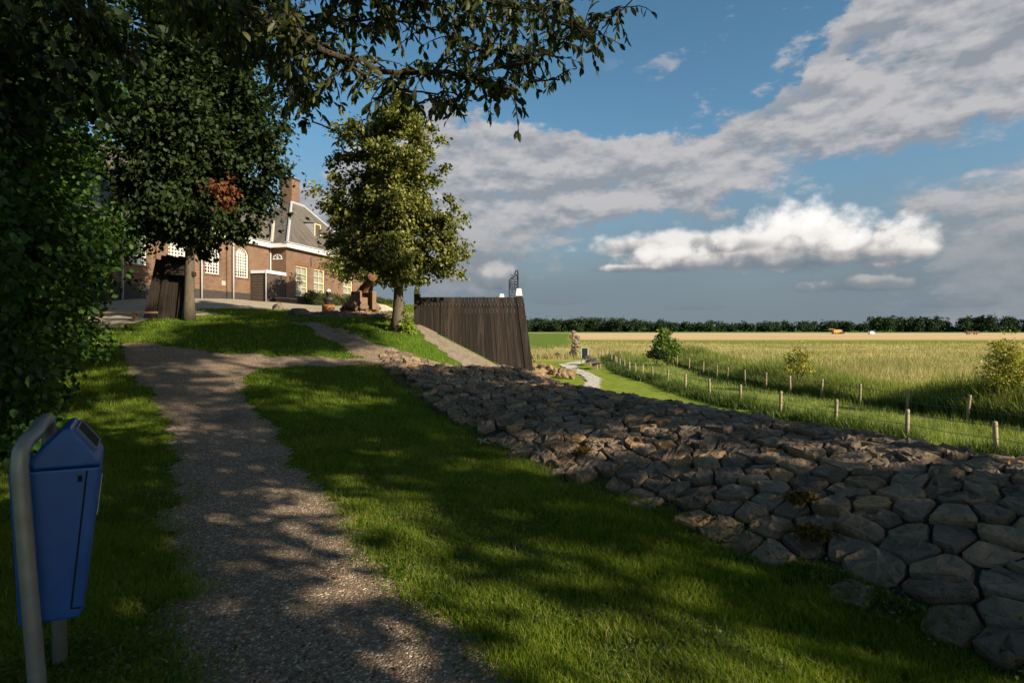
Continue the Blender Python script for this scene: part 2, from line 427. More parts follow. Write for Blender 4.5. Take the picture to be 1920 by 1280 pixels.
def mat_plinth():
    m_, t, o = new_mat('tarred plinth'); co = objco(); x, y, z = sep(co)
    bk = t.nodes.new('ShaderNodeTexBrick'); t.links.new(vec(x, z, 0).s, bk.inputs['Vector']); bk.inputs['Scale'].default_value = 1
    bk.inputs['Brick Width'].default_value = .225; bk.inputs['Row Height'].default_value = .066; bk.inputs['Mortar Size'].default_value = .007
    bk.inputs['Color1'].default_value = (.055, .044, .038, 1); bk.inputs['Color2'].default_value = (.035, .03, .027, 1); bk.inputs['Mortar'].default_value = (.05, .045, .04, 1)
    principled(t, o, Nd(bk.outputs[0]), .8, Nd(bk.outputs[1]), -.5, .01); return m_
M['plinth'] = mat_plinth()
def mat_roof():
    m_, t, o = new_mat('weathered slate'); co = objco(); x, y, z = sep(co)
    g = t.nodes.new('ShaderNodeTexCoord'); nx, ny, nz = sep(Nd(g.outputs['Normal']))
    isx = sstep(Nd.m('ABSOLUTE', nx) - Nd.m('ABSOLUTE', ny), 0.0, .05); u = x * (1.0 - isx) + y * isx
    bk = t.nodes.new('ShaderNodeTexBrick'); t.links.new(vec(u, z * 1.35, 0).s, bk.inputs['Vector']); bk.inputs['Scale'].default_value = 1
    bk.inputs['Brick Width'].default_value = .26; bk.inputs['Row Height'].default_value = .19; bk.inputs['Mortar Size'].default_value = .009
    bk.inputs['Color1'].default_value = (.112, .094, .076, 1); bk.inputs['Color2'].default_value = (.072, .062, .053, 1); bk.inputs['Mortar'].default_value = (.045, .04, .035, 1)
    st = noise(vec(u * 5.0, z * .5, y * .2), 1.2, 5, .6)
    col = mixc(lmap(st, .4, .75) * .7, Nd(bk.outputs[0]), (.185, .158, .122))
    principled(t, o, col, .75, Nd(bk.outputs[1]), -.6, .015); return m_
M['roof'] = mat_roof()
def mat_gravel(name, a, b, c, moss=.5):
    m_, t, o = new_mat(name); co = worldco()
    r1 = voro(co, 70, 0, 'F1', out='Color'); d1 = voro(co, 70, 0, 'F1')
    sx, sy, sz = sep(r1)
    col = mixc(sx, a, b); col = mixc(sstep(sy, .80, .97), col, c)
    big = noise(co, .9, 5, .6)
    col = mixc(sstep(big, .52, .74) * .55, col, (.085, .060, .038))
    col = mixc(sstep(noise(co, 2.1, 6, .65), .60, .72) * moss, col, (.035, .055, .015))
    h = 1.0 - d1 * 1.2 + noise(co, 160, 3, .6) * .3
    principled(t, o, col, .92, h, 1.0, .012); return m_
M['gravel'] = mat_gravel('path gravel', (.150, .102, .064), (.34, .242, .158), (.62, .50, .37))
M['gravel_pale'] = mat_gravel('pale gravel', (.44, .39, .31), (.60, .54, .44), (.68, .62, .53), .0)
M['court'] = mat_noise('courtyard paving', (.26, .21, .145), (.38, .31, .215), 3, .95, .3, 30, .01, True)
M['strip'] = mat_noise('brick revetment', (.135, .108, .080), (.24, .19, .135), 8, .95, .8, 26, .03, True, c3=(.14, .12, .08))
def mat_ground():
    m_, t, o = new_mat('grass land'); co = worldco(); x, y, z = sep(co)
    n = noise(co, 1.5, 6, .6); f = noise(co, 26, 6, .7)
    lawn = mixc(lmap(n * .5 + f * .5, .35, .65), (.040, .080, .010), (.078, .135, .016))
    lawn = mixc(sstep(noise(co, 5.5, 5, .65), .60, .72) * .7, lawn, (.060, .046, .026))
    lowl = mixc(lmap(n, .35, .65), (.150, .195, .028), (.220, .255, .042))
    pas = mixc(lmap(noise(co, .6, 6, .65), .35, .65), (.09, .135, .028), (.22, .24, .065))
    edge = 13.0 + (noise(co, .3, 3, .5) - .5) * 2.0
    lowl = mixc(sstep(x - edge, -1.0, 1.0), lowl, pas)
    col = mixc(sstep(z, -1.75, -2.0), lawn, lowl)
    # far farmland in strips: rough grass, green crop, ripe wheat, meadow
    yn = y + (noise(vec(x * .02, y * .004, 0), 1.0, 5, .6) - .5) * 26
    yn2 = y + (noise(vec(x * .004, y * .002, 0), 1.0, 3, .6) - .5) * 8
    gold = mixc(lmap(noise(vec(x * .25, y * .08, 0), 1, 7, .65), .35, .65), (.34, .28, .10), (.47, .38, .17))
    gold = mixc(sstep(noise(vec(x * .05, y * .03, 4), 1, 4, .6), .5, .66), gold, (.20, .235, .06))
    green = mixc(lmap(noise(vec(x * .1, y * .02, 0), 1, 6, .6), .3, .7), (.13, .18, .035), (.21, .235, .06))
    wheat = mixc(lmap(noise(vec(x * .01, y * .05, 0), 1, 6, .6), .3, .7), (.46, .33, .17), (.56, .42, .24))
    crop = mixc(lmap(n, .3, .7), (.095, .150, .028), (.135, .185, .040))
    col = mixc(sstep(yn, 66, 74), col, gold)
    col = mixc(sstep(yn, 140, 158), col, green)
    col = mixc(sstep(yn2, 196, 206), col, mixc(sstep(y, 205, 235), (.50, .30, .11), wheat))
    col = mixc(sstep(yn2, 430, 450), col, wheat)
    col = mixc(sstep(y, 600, 615), col, (.075, .15, .035))
    col = mixc(sstep(y, 70, 78) * sstep(x - y * .105, 3.0, -3.0) * sstep(y, 560, 540), col, crop)
    principled(t, o, col, .95, f, .8, .03, spec=0.0); return m_
M['ground'] = mat_ground()
M['blade'] = mat_leaf('lawn blades', [(.070, .135, .008), (.108, .185, .012), (.148, .215, .015), (.195, .238, .020), (.28, .25, .055)], .44, .5, .25, (1.3, 1.35, .5), 1.1)
M['blade_low'] = mat_leaf('meadow blades', [(.125, .170, .025), (.185, .235, .036), (.25, .28, .055), (.34, .33, .10)], .35, .6, .2, (1.2, 1.25, .5), .5)
M['blade_reed'] = mat_leaf('reed blades', [(.095, .140, .028), (.155, .205, .040), (.23, .26, .062), (.40, .37, .16)], .48, .5, .25, (1.2, 1.25, .5), .3)
M['blade_gold'] = mat_leaf('ripe grass blades', [(.20, .22, .055), (.33, .29, .11), (.45, .37, .17), (.54, .45, .24)], .3, .7, .15, (1.15, 1.1, .6), .12)
M['blade_weed'] = mat_leaf('weed leaves', [(.04, .075, .014), (.075, .115, .022), (.12, .15, .03)], .3, .5, .25, (1.2, 1.25, .5), .8)
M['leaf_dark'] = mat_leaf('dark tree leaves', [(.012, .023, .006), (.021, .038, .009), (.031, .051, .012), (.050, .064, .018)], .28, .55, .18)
M['leaf_hedge'] = mat_leaf('hedge leaves', [(.015, .040, .006), (.025, .062, .008), (.037, .085, .011), (.068, .12, .017)], .32, .5, .22)
M['leaf_over'] = mat_leaf('overhanging leaves', [(.026, .040, .011), (.046, .064, .016), (.075, .092, .026), (.13, .13, .045)], .30, .45, .3)
M['leaf_lime'] = mat_leaf('lime tree leaves', [(.046, .066, .012), (.098, .115, .021), (.175, .178, .034), (.31, .28, .085)], .3, .45, .3)
M['leaf_yellow'] = mat_leaf('yellowing leaves', [(.15, .18, .028), (.26, .26, .04), (.36, .32, .055), (.46, .36, .08)], .3, .5, .3)
M['leaf_bush'] = mat_leaf('bush leaves', [(.06, .11, .018), (.12, .18, .026), (.19, .24, .036)], .3, .5, .3)
M['leaf_box'] = mat_leaf('clipped hedge leaves', [(.025, .042, .010), (.050, .075, .015), (.12, .14, .03)], .25, .45, .3)
M['leaf_dead'] = mat_leaf('dead leaves', [(.085, .030, .012), (.135, .050, .020), (.18, .078, .03)], .25, .7, .1, (1.2, .9, .5))
M['leaf_far'] = mat_leaf('far wood leaves', [(.020, .036, .016), (.032, .052, .020), (.045, .068, .024)], .12, .7, .1, world_scale=.03)
M['sprout'] = mat_leaf('fresh lime shoots', [(.12, .18, .02), (.20, .26, .03), (.28, .32, .045)], .4, .45, .3)

# ---------------------------------------------------------------- ground sheet
def axis_pts(segs):
    out = [segs[0][0]]
    for a, b, st in segs:
        n = max(1, int(round((b - a) / st))); out += list(a + (b - a) * (np.arange(n) + 1) / n)
    return np.array(out)
gx = axis_pts([(-4000, -400, 600), (-400, -60, 34), (-60, -20, 2.5), (-20, -10, .5), (-10, 7, .17), (7, 16, .5), (16, 60, 2.2), (60, 400, 34), (400, 4000, 600)])
gy = axis_pts([(-600, -60, 60), (-60, -10, 5), (-10, 1, .6), (1, 20, .17), (20, 40, .5), (40, 80, 1.0), (80, 240, 8), (240, 800, 40), (800, 5000, 600)])
def Hx(x, y):
    return H(x, y)
_H0 = H
def H(x, y):
    z = _H0(x, y); x = np.asarray(x, float); y = np.asarray(y, float)
    return z + .36 * sst(-9.5, -14.5, x) * sst(20, 25, y) * (1 - sst(27, 36, y))
GX, GY = np.meshgrid(gx, gy); GZ = H(GX, GY)
nx, ny = len(gx), len(gy); I = np.arange(nx * ny).reshape(ny, nx)
gf = np.stack([I[:-1, :-1], I[:-1, 1:], I[1:, 1:], I[1:, :-1]], -1).reshape(-1, 4)
ground = link('ground', np_mesh('ground', np.stack([GX, GY, GZ], -1).reshape(-1, 3), gf), M['ground'], smooth=True); tag(ground, kind='structure')

def inpoly(px, py, poly):
    px = np.asarray(px); py = np.asarray(py); c = np.zeros(px.shape, bool); n = len(poly)
    for i in range(n):
        x0, y0 = poly[i][:2]; x1, y1 = poly[(i + 1) % n][:2]
        if y0 == y1: continue
        k = ((y0 > py) != (y1 > py)) & (px < (x1 - x0) * (py - y0) / (y1 - y0) + x0); c ^= k
    return c
def sheet(name, poly, step, off, mat, wob=.12, hfun=None):
    P = np.array([(p[0], p[1]) for p in poly]); x0, y0 = P.min(0) - .3; x1, y1 = P.max(0) + .3
    xs = np.arange(x0, x1, step); ys = np.arange(y0, y1, step); X, Y = np.meshgrid(xs, ys)
    cx = (X[:-1, :-1] + step / 2); cy = (Y[:-1, :-1] + step / 2)
    wx = cx + (vnoise(cx * 1.6, cy * 1.6, 5) - .5) * 2 * wob + (vnoise(cx * 6, cy * 6, 7) - .5) * wob
    wy = cy + (vnoise(cx * 1.6, cy * 1.6, 9) - .5) * 2 * wob + (vnoise(cx * 6, cy * 6, 11) - .5) * wob
    keep = inpoly(wx, wy, P)
    Z = (hfun or H)(X, Y) + off
    idx = np.arange(X.size).reshape(X.shape)
    f = np.stack([idx[:-1, :-1], idx[:-1, 1:], idx[1:, 1:], idx[1:, :-1]], -1)[keep]
    used = np.unique(f); rem = np.full(X.size, -1); rem[used] = np.arange(len(used))
    V = np.stack([X, Y, Z], -1).reshape(-1, 3)[used]
    o = link(name, np_mesh(name, V, rem[f]), mat, smooth=True); tag(o, kind='structure'); return o

px_path = [(345, 1330), (337, 1200), (324, 1100), (318, 1000), (316, 900), (318, 820), (300, 760), (262, 720), (236, 690), (230, 660), (232, 643),
           (300, 647), (360, 656), (430, 663), (520, 668), (600, 671), (682, 673), (640, 650), (600, 628), (570, 613), (540, 604),
           (592, 605), (640, 618), (672, 632), (722, 652), (768, 668), (772, 679), (720, 685), (640, 687), (560, 687), (490, 693), (457, 707), (453, 722),
           (470, 760), (500, 800), (545, 860), (592, 920), (650, 985), (702, 1045), (762, 1100), (805, 1150), (885, 1220), (960, 1300), (990, 1340)]
path_poly = [gp(*p) for p in px_path] + [Vector((.15, 1.5, 0)), Vector((.4, -4, 0)), Vector((-1.4, -4, 0)), Vector((-1.5, 1.5, 0))]
sheet('path', path_poly, .09, .012, M['gravel'])
low_poly = [gz(*p, LOW) for p in [(1047, 684), (1075, 678), (1098, 676), (1094, 681), (1080, 686), (1088, 693), (1112, 702), (1128, 712), (1124, 728), (1090, 728), (1100, 716), (1092, 706), (1066, 694)]]
sheet('lower_path', low_poly, .22, .06, M['gravel_pale'], .10)

# the church stands at a slight turn: local X runs away along its long wall, local Y into the building
CH_O = Vector((-13.5, 34.0, 3.02)); CH_A = math.atan2(.97, .243)
def chw(x, y, z=0): c, s = math.cos(CH_A), math.sin(CH_A); return Vector((CH_O.x + c * x - s * y, CH_O.y + s * x + c * y, CH_O.z + z))
court_poly = [gp(*p) for p in [(225, 615), (275, 601), (345, 596), (372, 592), (408, 589), (372, 584), (372, 580), (440, 579), (520, 581), (565, 585), (600, 587), (648, 588)]] + \
    [chw(9.6, -2.5), chw(9.6, .4), chw(0, .4), chw(-1.5, 1.3), chw(-16, 1.4)]
sheet('courtyard', court_poly, .25, .02, M['court'], .15)
strip_poly = [gp(768, 606), gp(776, 612), Vector((-3.0, 18.05, 0)), Vector((.9, 18.05, 0)), Vector((.9, 15.4, 0)), gp(862, 684), gp(800, 640)]
sheet('brick_slope', strip_poly, .15, .02, M['strip'], .06)

# ---------------------------------------------------------------- basalt bank
def poly_clip(poly, nx_, ny_, c):
    out = []; n = len(poly)
    for i in range(n):
        p, q = poly[i], poly[(i + 1) % n]; dp = p[0] * nx_ + p[1] * ny_ - c; dq = q[0] * nx_ + q[1] * ny_ - c
        if dp <= 0: out.append(p)
        if dp * dq < 0:
            t = dp / (dp - dq); out.append((p[0] + (q[0] - p[0]) * t, p[1] + (q[1] - p[1]) * t))
    return out
def voronoi_cells(pts, reach):
    P = np.array(pts); cells = []
    for i, (x, y) in enumerate(P):
        d = np.hypot(P[:, 0] - x, P[:, 1] - y); nb = np.argsort(d)[1:18]
        poly = [(x - reach, y - reach), (x + reach, y - reach), (x + reach, y + reach), (x - reach, y + reach)]
        for j in nb:
            if d[j] > 2 * reach: break
            ax_, ay_ = P[j, 0] - x, P[j, 1] - y
            poly = poly_clip(poly, ax_, ay_, ax_ * (x + P[j, 0]) / 2 + ay_ * (y + P[j, 1]) / 2)
            if len(poly) < 3: break
        cells.append(poly)
    return cells
fy = np.arange(-1.0, 15.6, .05); fx = Ffoot(fy); fl = np.concatenate([[0], np.cumsum(np.hypot(np.diff(fx), np.diff(fy)))])
# smooth the foot line
fxs = np.convolve(np.pad(fx, 20, mode='edge') , np.ones(41) / 41, 'valid'); 
def bank(a, s):
    x = np.interp(a, fl, fxs); y = np.interp(a, fl, fy)
    return np.array((x + .91 * s, y + .415 * s))
def hnorm(x, y, e=.12):
    gx_ = (hz(x + e, y) - hz(x - e, y)) / (2 * e); gy_ = (hz(x, y + e) - hz(x, y - e)) / (2 * e)
    return Vector((-gx_, -gy_, 1)).normalized()
def stone_geo(poly, c, to3, nrm, rs, thick=.16, gap=.018, rise=.07, seg=2):
    """one rounded, broken-faced stone over a cell; returns verts, faces"""
    cx, cy = c; n = len(poly)
    ch = []
    for i in range(n):
        p, q = poly[i], poly[(i + 1) % n]
        L = math.hypot(q[0] - p[0], q[1] - p[1])
        if L < .03: ch.append(((p[0] + q[0]) / 2, (p[1] + q[1]) / 2)); continue
        for t in (.14, .86): ch.append((p[0] + (q[0] - p[0]) * t, p[1] + (q[1] - p[1]) * t))
    R = max(1e-3, sum(math.hypot(p[0] - cx, p[1] - cy) for p in ch) / len(ch))
    tx, ty = rs.normal(0, .09), rs.normal(0, .09); lift = rs.normal(0, .011)
    rings = [(1 - gap / R, -thick, 0), (1 - gap / R, rise * .60, .009), (1 - gap / R - .085, rise * .96, .011), (.52, rise * 1.0, .012)]
    vs_ = []; m_ = len(ch)
    jit = [1 + rs.normal(0, .02) for _ in ch]
    for k, (sc_, hh, nz_) in enumerate(rings):
        for i, p in enumerate(ch):
            f = sc_ * (jit[i] if k else 1)
            u, v = cx + (p[0] - cx) * f, cy + (p[1] - cy) * f
            h = hh + (lift + tx * (u - cx) + ty * (v - cy) + rs.normal(0, nz_) * (R / .17) if k else 0)
            vs_.append(to3(u, v) + nrm * h)
    h = rise * 1.02 + lift + rs.normal(0, .012); vs_.append(to3(cx, cy) + nrm * h)
    fs = []
    for k in range(len(rings) - 1):
        for i in range(m_):
            j = (i + 1) % m_; fs.append((k * m_ + i, k * m_ + j, (k + 1) * m_ + j, (k + 1) * m_ + i))
    o = (len(rings) - 1) * m_
    for i in range(m_): fs.append((o + i, o + (i + 1) % m_, len(vs_) - 1))
    return vs_, fs
def tri_mesh(name, vs_, fs):
    me = D.meshes.new(name); me.from_pydata([tuple(v) for v in vs_], [], fs); me.update(); return me
def build_bank():
    root = empty('basalt_bank', (Ffoot(8.0) + 1.0, 8.0, hz(Ffoot(8.0) + 1.0, 8.0)), 0, 'long low bank of fitted dark basalt blocks beside the lawn', 'stone bank')
    inv = Matrix.Translation(-Vector(root.location))
    # dark earth between the blocks
    bed = []; A_ = np.arange(0, fl[-1], .2); S_ = np.arange(-.12, 5.4, .15)
    V = []; 
    for a in A_:
        for s in S_:
            x, y = bank(a, s); V.append((x - root.location.x, y - root.location.y, hz(x, y) + .012 - root.location.z))
    k = len(S_); f = [(i * k + j, (i + 1) * k + j, (i + 1) * k + j + 1, i * k + j + 1) for i in range(len(A_) - 1) for j in range(k - 1)]
    b = link('bed', np_mesh('bed', V, f), M['soil'], root, True)
    rs = np.random.default_rng(21); pts = []
    s = .10; row = 0
    while s < 4.9:
        a = rs.uniform(0, .2)
        stp_s = .24
        while a < fl[-1] - .1:
            w = rs.choice([.18, .25, .32, .42], p=[.22, .34, .28, .16])
            a += w / 2
            pts.append((a + rs.normal(0, .02), s + rs.normal(0, .068) + (.07 if row % 2 else 0))); a += w / 2
        s += stp_s; row += 1
    pts_g = pts + [(a, -.16 + rs.normal(0, .03)) for a in np.arange(0, fl[-1], .28)]
    cells = voronoi_cells(pts_g, .34)[:len(pts)]
    info = []
    for c, poly in zip(pts, cells):
        if len(poly) < 4: continue
        # wavy meeting line with the grass
        if c[1] < .28 and rs.random() < .25: continue
        x, y = bank(c[0], c[1])
        if y < 1.0: continue
        px = 960 + x / y * FPX; z = hz(x, y); py = HOR - (z - EYE) / y * FPX
        area = sum(poly[i][0] * poly[(i + 1) % len(poly)][1] - poly[(i + 1) % len(poly)][0] * poly[i][1] for i in range(len(poly))) / 2
        vis = -60 < px < 1980 and py < 1330 and c[1] < 3.1
        info.append((abs(area) / (y * y) * (1 if vis else 1e-4), c, poly, x, y))
    info.sort(key=lambda t: -t[0])
    rest_v, rest_f = [], []
    for i, (_, c, poly, x, y) in enumerate(info):
        nrm = hnorm(x, y)
        to3 = lambda u, v: Vector((*bank(u, v), hz(*bank(u, v)))) - Vector(root.location)
        vs_, fs = stone_geo(poly, c, to3, nrm, rs, .15, .013, rs.uniform(.044, .066))
        if i < 300:
            ctr = to3(*c); me = tri_mesh('stone', [v - ctr for v in vs_], fs); o = link('stone', me, M['basalt'], root); o.location = ctr
        else:
            off = len(rest_v); rest_v += vs_; rest_f += [tuple(q + off for q in f_) for f_ in fs]
    o = link('far_stones', tri_mesh('far_stones', rest_v, rest_f), M['basalt'], root); tag(o, kind='stuff')
build_bank()

# ---------------------------------------------------------------- leaves and blades
def nrmz(v): return v / np.maximum(np.linalg.norm(v, axis=1, keepdims=True), 1e-9)
def leaf_geo(c, ax, nr, L, W, six=False):
    ax = nrmz(ax); side = nrmz(np.cross(nr, ax)); up = np.cross(ax, side); L = np.asarray(L)[:, None]; W = np.asarray(W)[:, None]; n = len(c)
    if six:
        pts = [c, c + ax * L * .28 + side * W * .42 + up * L * .05, c + ax * L * .66 + side * W * .40 + up * L * .03, c + ax * L - up * L * .10,
               c + ax * L * .66 - side * W * .40 + up * L * .03, c + ax * L * .28 - side * W * .42 + up * L * .05]
        V = np.stack(pts, 1).reshape(-1, 3); b = (np.arange(n) * 6)[:, None]
        F_ = np.concatenate([b + np.array([0, 1, 2, 3]), b + np.array([0, 3, 4, 5])])
    else:
        pts = [c, c + ax * L * .45 + side * W * .5 + up * L * .08, c + ax * L, c + ax * L * .45 - side * W * .5 + up * L * .08]
        V = np.stack(pts, 1).reshape(-1, 3); b = (np.arange(n) * 4)[:, None]
        F_ = np.concatenate([b + np.array([0, 1, 2]), b + np.array([0, 2, 3])])
    return V, F_
def randn3(n): return rng.normal(size=(n, 3))
def crown_points(blobs, ncl, per, sig, shell=.35, flat=.65, zmin=None):
    """leaf positions gathered in clumps spread through a set of ellipsoids"""
    B = np.array(blobs, float); vol = B[:, 3] * B[:, 4] * B[:, 5]; w = vol ** .75; w /= w.sum()
    k = rng.choice(len(B), ncl, p=w); u = nrmz(randn3(ncl)); r = rng.random(ncl) ** shell
    cc = B[k, :3] + u * B[k, 3:6] * r[:, None]
    keep = np.ones(ncl, bool) if zmin is None else cc[:, 2] > zmin
    cc = cc[keep]; u = u[keep]
    cs = rng.uniform(.6, 1.3, len(cc))
    idx = np.repeat(np.arange(len(cc)), per)
    p = cc[idx] + randn3(len(idx)) * np.array([1, 1, flat]) * (sig * cs[idx])[:, None]
    ctr = B[:, :3].mean(0)
    return p, nrmz(p - ctr)
def crown_mesh(name, blobs, ncl, per, sig, size, mat, parent, droop=.5, shell=.35, flat=.65, six=False, asp=.72, zmin=None, up=.6):
    p, out = crown_points(blobs, ncl, per, sig, shell, flat, zmin); n = len(p)
    ax = out * .5 + randn3(n) * .6 + np.array([0, 0, -droop]); nr = out * .45 + randn3(n) * .55 + np.array([0, 0, up])
    L = size * rng.uniform(.65, 1.25, n)
    org = np.array(parent.location) if parent is not None else 0
    V, F_ = leaf_geo(p - org, ax, nr, L, L * asp, six)
    return link(name, np_mesh(name, V, F_), mat, parent)
def limb(parent, pts, r0, r1, mat, name='branch', n=7, wob=.05):
    pts = [Vector(p) for p in pts]; out = []
    for i in range(len(pts) - 1):
        for t in (0, .33, .66): out.append(pts[i].lerp(pts[i + 1], t) + (Vector(rng.normal(0, wob, 3)) if (i + t) > 0 else Vector()))
    out.append(pts[-1]); k = len(out)
    org = Vector(parent.location)
    return MB().tube([p - org for p in out], [r0 + (r1 - r0) * (i / (k - 1)) ** .8 for i in range(k)], n).build(name, mat, parent, True)
def trunk(parent, base, top, r0, r1, mat, n=14, flare=1.5):
    base = Vector(base); top = Vector(top); pts = []; rad = []
    for i in range(15):
        t = i / 14; p = base.lerp(top, t) + Vector((math.sin(t * 5) * .06, math.cos(t * 4) * .05 - .05, 0)) * (1 if t > 0 else 0)
        pts.append(p - Vector(parent.location)); rad.append((r0 + (r1 - r0) * t) * (1 + (flare - 1) * math.exp(-t * 22)))
    o = MB().tube(pts, rad, n).build('trunk', mat, parent, True); return o
def px_blobs(lst, y, ry=.8):
    out = []
    for px, py, r in lst:
        p = at(px, py, y); rr = r / FPX * y; out.append((p.x, p.y + rng.normal(0, .25), p.z, rr, rr * ry, rr * .85))
    return out
def turned(blobs, cx, cy, k, shrink=.85):
    """the same outline turned about the trunk, so that the crown is as deep as it is wide"""
    out = []
    for b in blobs:
        r = math.hypot(b[0] - cx, b[1] - cy)
        for i in range(k):
            t = math.pi * (i + .5) / k + rng.normal(0, .2); sgn = 1 if b[0] > cx else -1
            out.append((cx + sgn * r * math.cos(t) * shrink, cy + r * math.sin(t) * shrink * rng.choice([-1, 1]), b[2], b[3] * .9, b[4] * .9, b[5] * .9))
    return out

# lime tree in front of the church
def lime_tree():
    b0 = gp(745, 619); cx, cy = b0.x, b0.y
    root = empty('lime_tree', (cx, cy, b0.z), 0, 'sunlit lime tree with pointed crown beside the cannon', 'tree')
    sil = [(748, 178, 12), (745, 192, 20), (742, 212, 30), (600, 362, 18), (622, 388, 26), (700, 235, 42), (760, 228, 38), (795, 252, 34), (650, 262, 38), (740, 270, 60), (690, 310, 62), (785, 318, 44), (640, 318, 40), (815, 330, 24),
           (612, 368, 24), (650, 378, 46), (700, 380, 66), (770, 385, 62), (830, 395, 40), (860, 400, 24), (655, 445, 44), (715, 450, 72), (795, 455, 66), (845, 462, 34),
           (655, 485, 30), (738, 486, 46), (800, 494, 52), (845, 496, 30), (765, 518, 22), (838, 512, 22)]
    bl = px_blobs(sil, cy, .7); allb = bl + turned(bl, cx, cy, 1, .7)
    crown_mesh('crown', allb, 560, 92, .135, .118, M['leaf_lime'], root, .55, .22)
    tr = trunk(root, b0, at(742, 240, cy), .17, .03, M['bark'])
    for i, b in enumerate(bl):
        if i % 2: continue
        z0 = min(b[2] - .35 * abs(b[0] - cx) - .3, b[2]); z0 = max(z0, b0.z + 1.5)
        limb(root, [(cx, cy, z0), ((cx + b[0]) / 2, (cy + b[1]) / 2, (z0 + b[2]) / 2 + .1), (b[0], b[1], b[2])], .05, .012, M['bark'])
    # young shoots at the foot
    sb = [(cx + .34, cy - .1, b0.z + .16, .20, .2, .22), (cx + .42, cy - .15, b0.z + .0, .2, .2, .14), (cx + .28, cy - .05, b0.z + .38, .09, .1, .18), (cx - .2, cy - .1, b0.z + .05, .08, .1, .08)]
    tag(crown_mesh('foot_shoots', sb, 46, 9, .06, .10, M['sprout'], root, .2, .5), kind='stuff')
lime_tree()
def shaded_tree():
    b0 = gp(354, 600); cx, cy = b0.x, b0.y
    root = empty('maple_tree', (cx, cy, b0.z), 0, 'large dark leafy tree with bare lower trunk before the church', 'tree')
    sil = [(330, -60, 120), (440, -30, 110), (500, 60, 50), (300, 80, 110), (400, 90, 110), (470, 150, 62), (290, 200, 100), (390, 210, 110), (480, 240, 66), (520, 290, 38),
           (270, 300, 90), (360, 310, 110), (460, 330, 76), (525, 340, 30), (280, 390, 70), (350, 405, 62), (430, 405, 58), (490, 390, 36), (270, 440, 45), (330, 448, 28), (400, 440, 28), (455, 435, 22)]
    bl = px_blobs(sil, cy); allb = bl + turned(bl, cx, cy, 1, .8)
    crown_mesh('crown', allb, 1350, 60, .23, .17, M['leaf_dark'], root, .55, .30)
    trunk(root, b0, at(350, 20, cy), .15, .05, M['bark'], flare=1.45)
    for i, b in enumerate(bl):
        if i % 3: continue
        z0 = max(b[2] - .5 * abs(b[0] - cx) - .4, b0.z + 2.4)
        limb(root, [(cx, cy, z0), ((cx + b[0]) / 2, (cy + b[1]) / 2, (z0 + b[2]) / 2 + .1), (b[0], b[1], b[2])], .08, .015, M['bark_dark'])
    p = at(420, 358, cy - 1.9)
    o = crown_mesh('dead_spray', [(p.x, p.y, p.z, .45, .3, .5)], 22, 18, .10, .13, M['leaf_dead'], root, .9, .4)
    tag(o, 'rust-brown dead leaf spray', kind='stuff')
shaded_tree()
def rear_tree():
    x, y = -7.5, 30.0; z = hz(x, y)
    root = empty('rear_tree', (x, y, z), 0, 'round-crowned tree half hidden behind the sunlit lime', 'tree')
    bl = [(x + rng.normal(0, 1.1), y + rng.normal(0, 1.0), z + 1.6 + 2.8 * rng.random(), .9, .9, .85) for _ in range(14)] + [(x - 1.3, y, z + 1.9, .5, .6, .6), (x - 1.4, y, z + 2.8, .5, .6, .6)]
    crown_mesh('crown', bl, 330, 60, .20, .15, M['leaf_lime'], root, .4, .3)
    trunk(root, (x, y, z), (x, y, z + 4.5), .14, .04, M['bark_dark'])
rear_tree()

# tall hedge on the left
def big_hedge():
    line = [(-5.1, 3.2), (-5.6, 5.2), (-6.5, 7.4), (-7.8, 9.6), (-9.2, 11.8), (-10.8, 13.9), (-12.4, 15.6)]
    root = empty('tall_hedge', (-7.5, 9.6, hz(-7.5, 9.6)), 0, 'tall wild hedge of big green leaves along the path', 'hedge')
    bl = []
    for (x, y) in line:
        for z, r, dx in ((.28, .50, -.25), (.6, .75, -.45), (1.3, 1.0, -.25), (2.3, 1.15, -.15), (3.4, 1.2, -.2), (4.5, 1.25, -.3), (5.6, 1.3, -.5), (6.8, 1.3, -.7)):
            for _ in range(2):
                bl.append((x + dx - .5 + rng.normal(0, .22), y + rng.normal(0, .6), hz(x, y) + z + rng.normal(0, .25), r * rng.uniform(.7, 1.05), r * rng.uniform(.8, 1.1), r * .75))
    crown_mesh('foliage', bl, 2600, 36, .17, .108, M['leaf_hedge'], root, .45, .28, six=True, asp=.8, flat=.75)
    # dense twiggy inside
    for (x, y) in line:
        for k in range(4):
            bx, by = x - 1.5 + rng.normal(0, .3), y + rng.normal(0, .6)
            limb(root, [(bx, by, hz(bx, by) - .05), (bx + rng.normal(0, .3), by + rng.normal(0, .3), 2.5 + rng.random()), (bx - .2 + rng.normal(0, .4), by + rng.normal(0, .5), 5.2 + rng.random())], .05, .015, M['bark_dark'], 'stem', 6)
    inner = [(b[0] - .7, b[1], b[2], b[3] * .8, b[4], b[5]) for b in bl]
    crown_mesh('inner_foliage', inner, 900, 20, .25, .24, M['leaf_hedge'], root, .4, .9)
big_hedge()
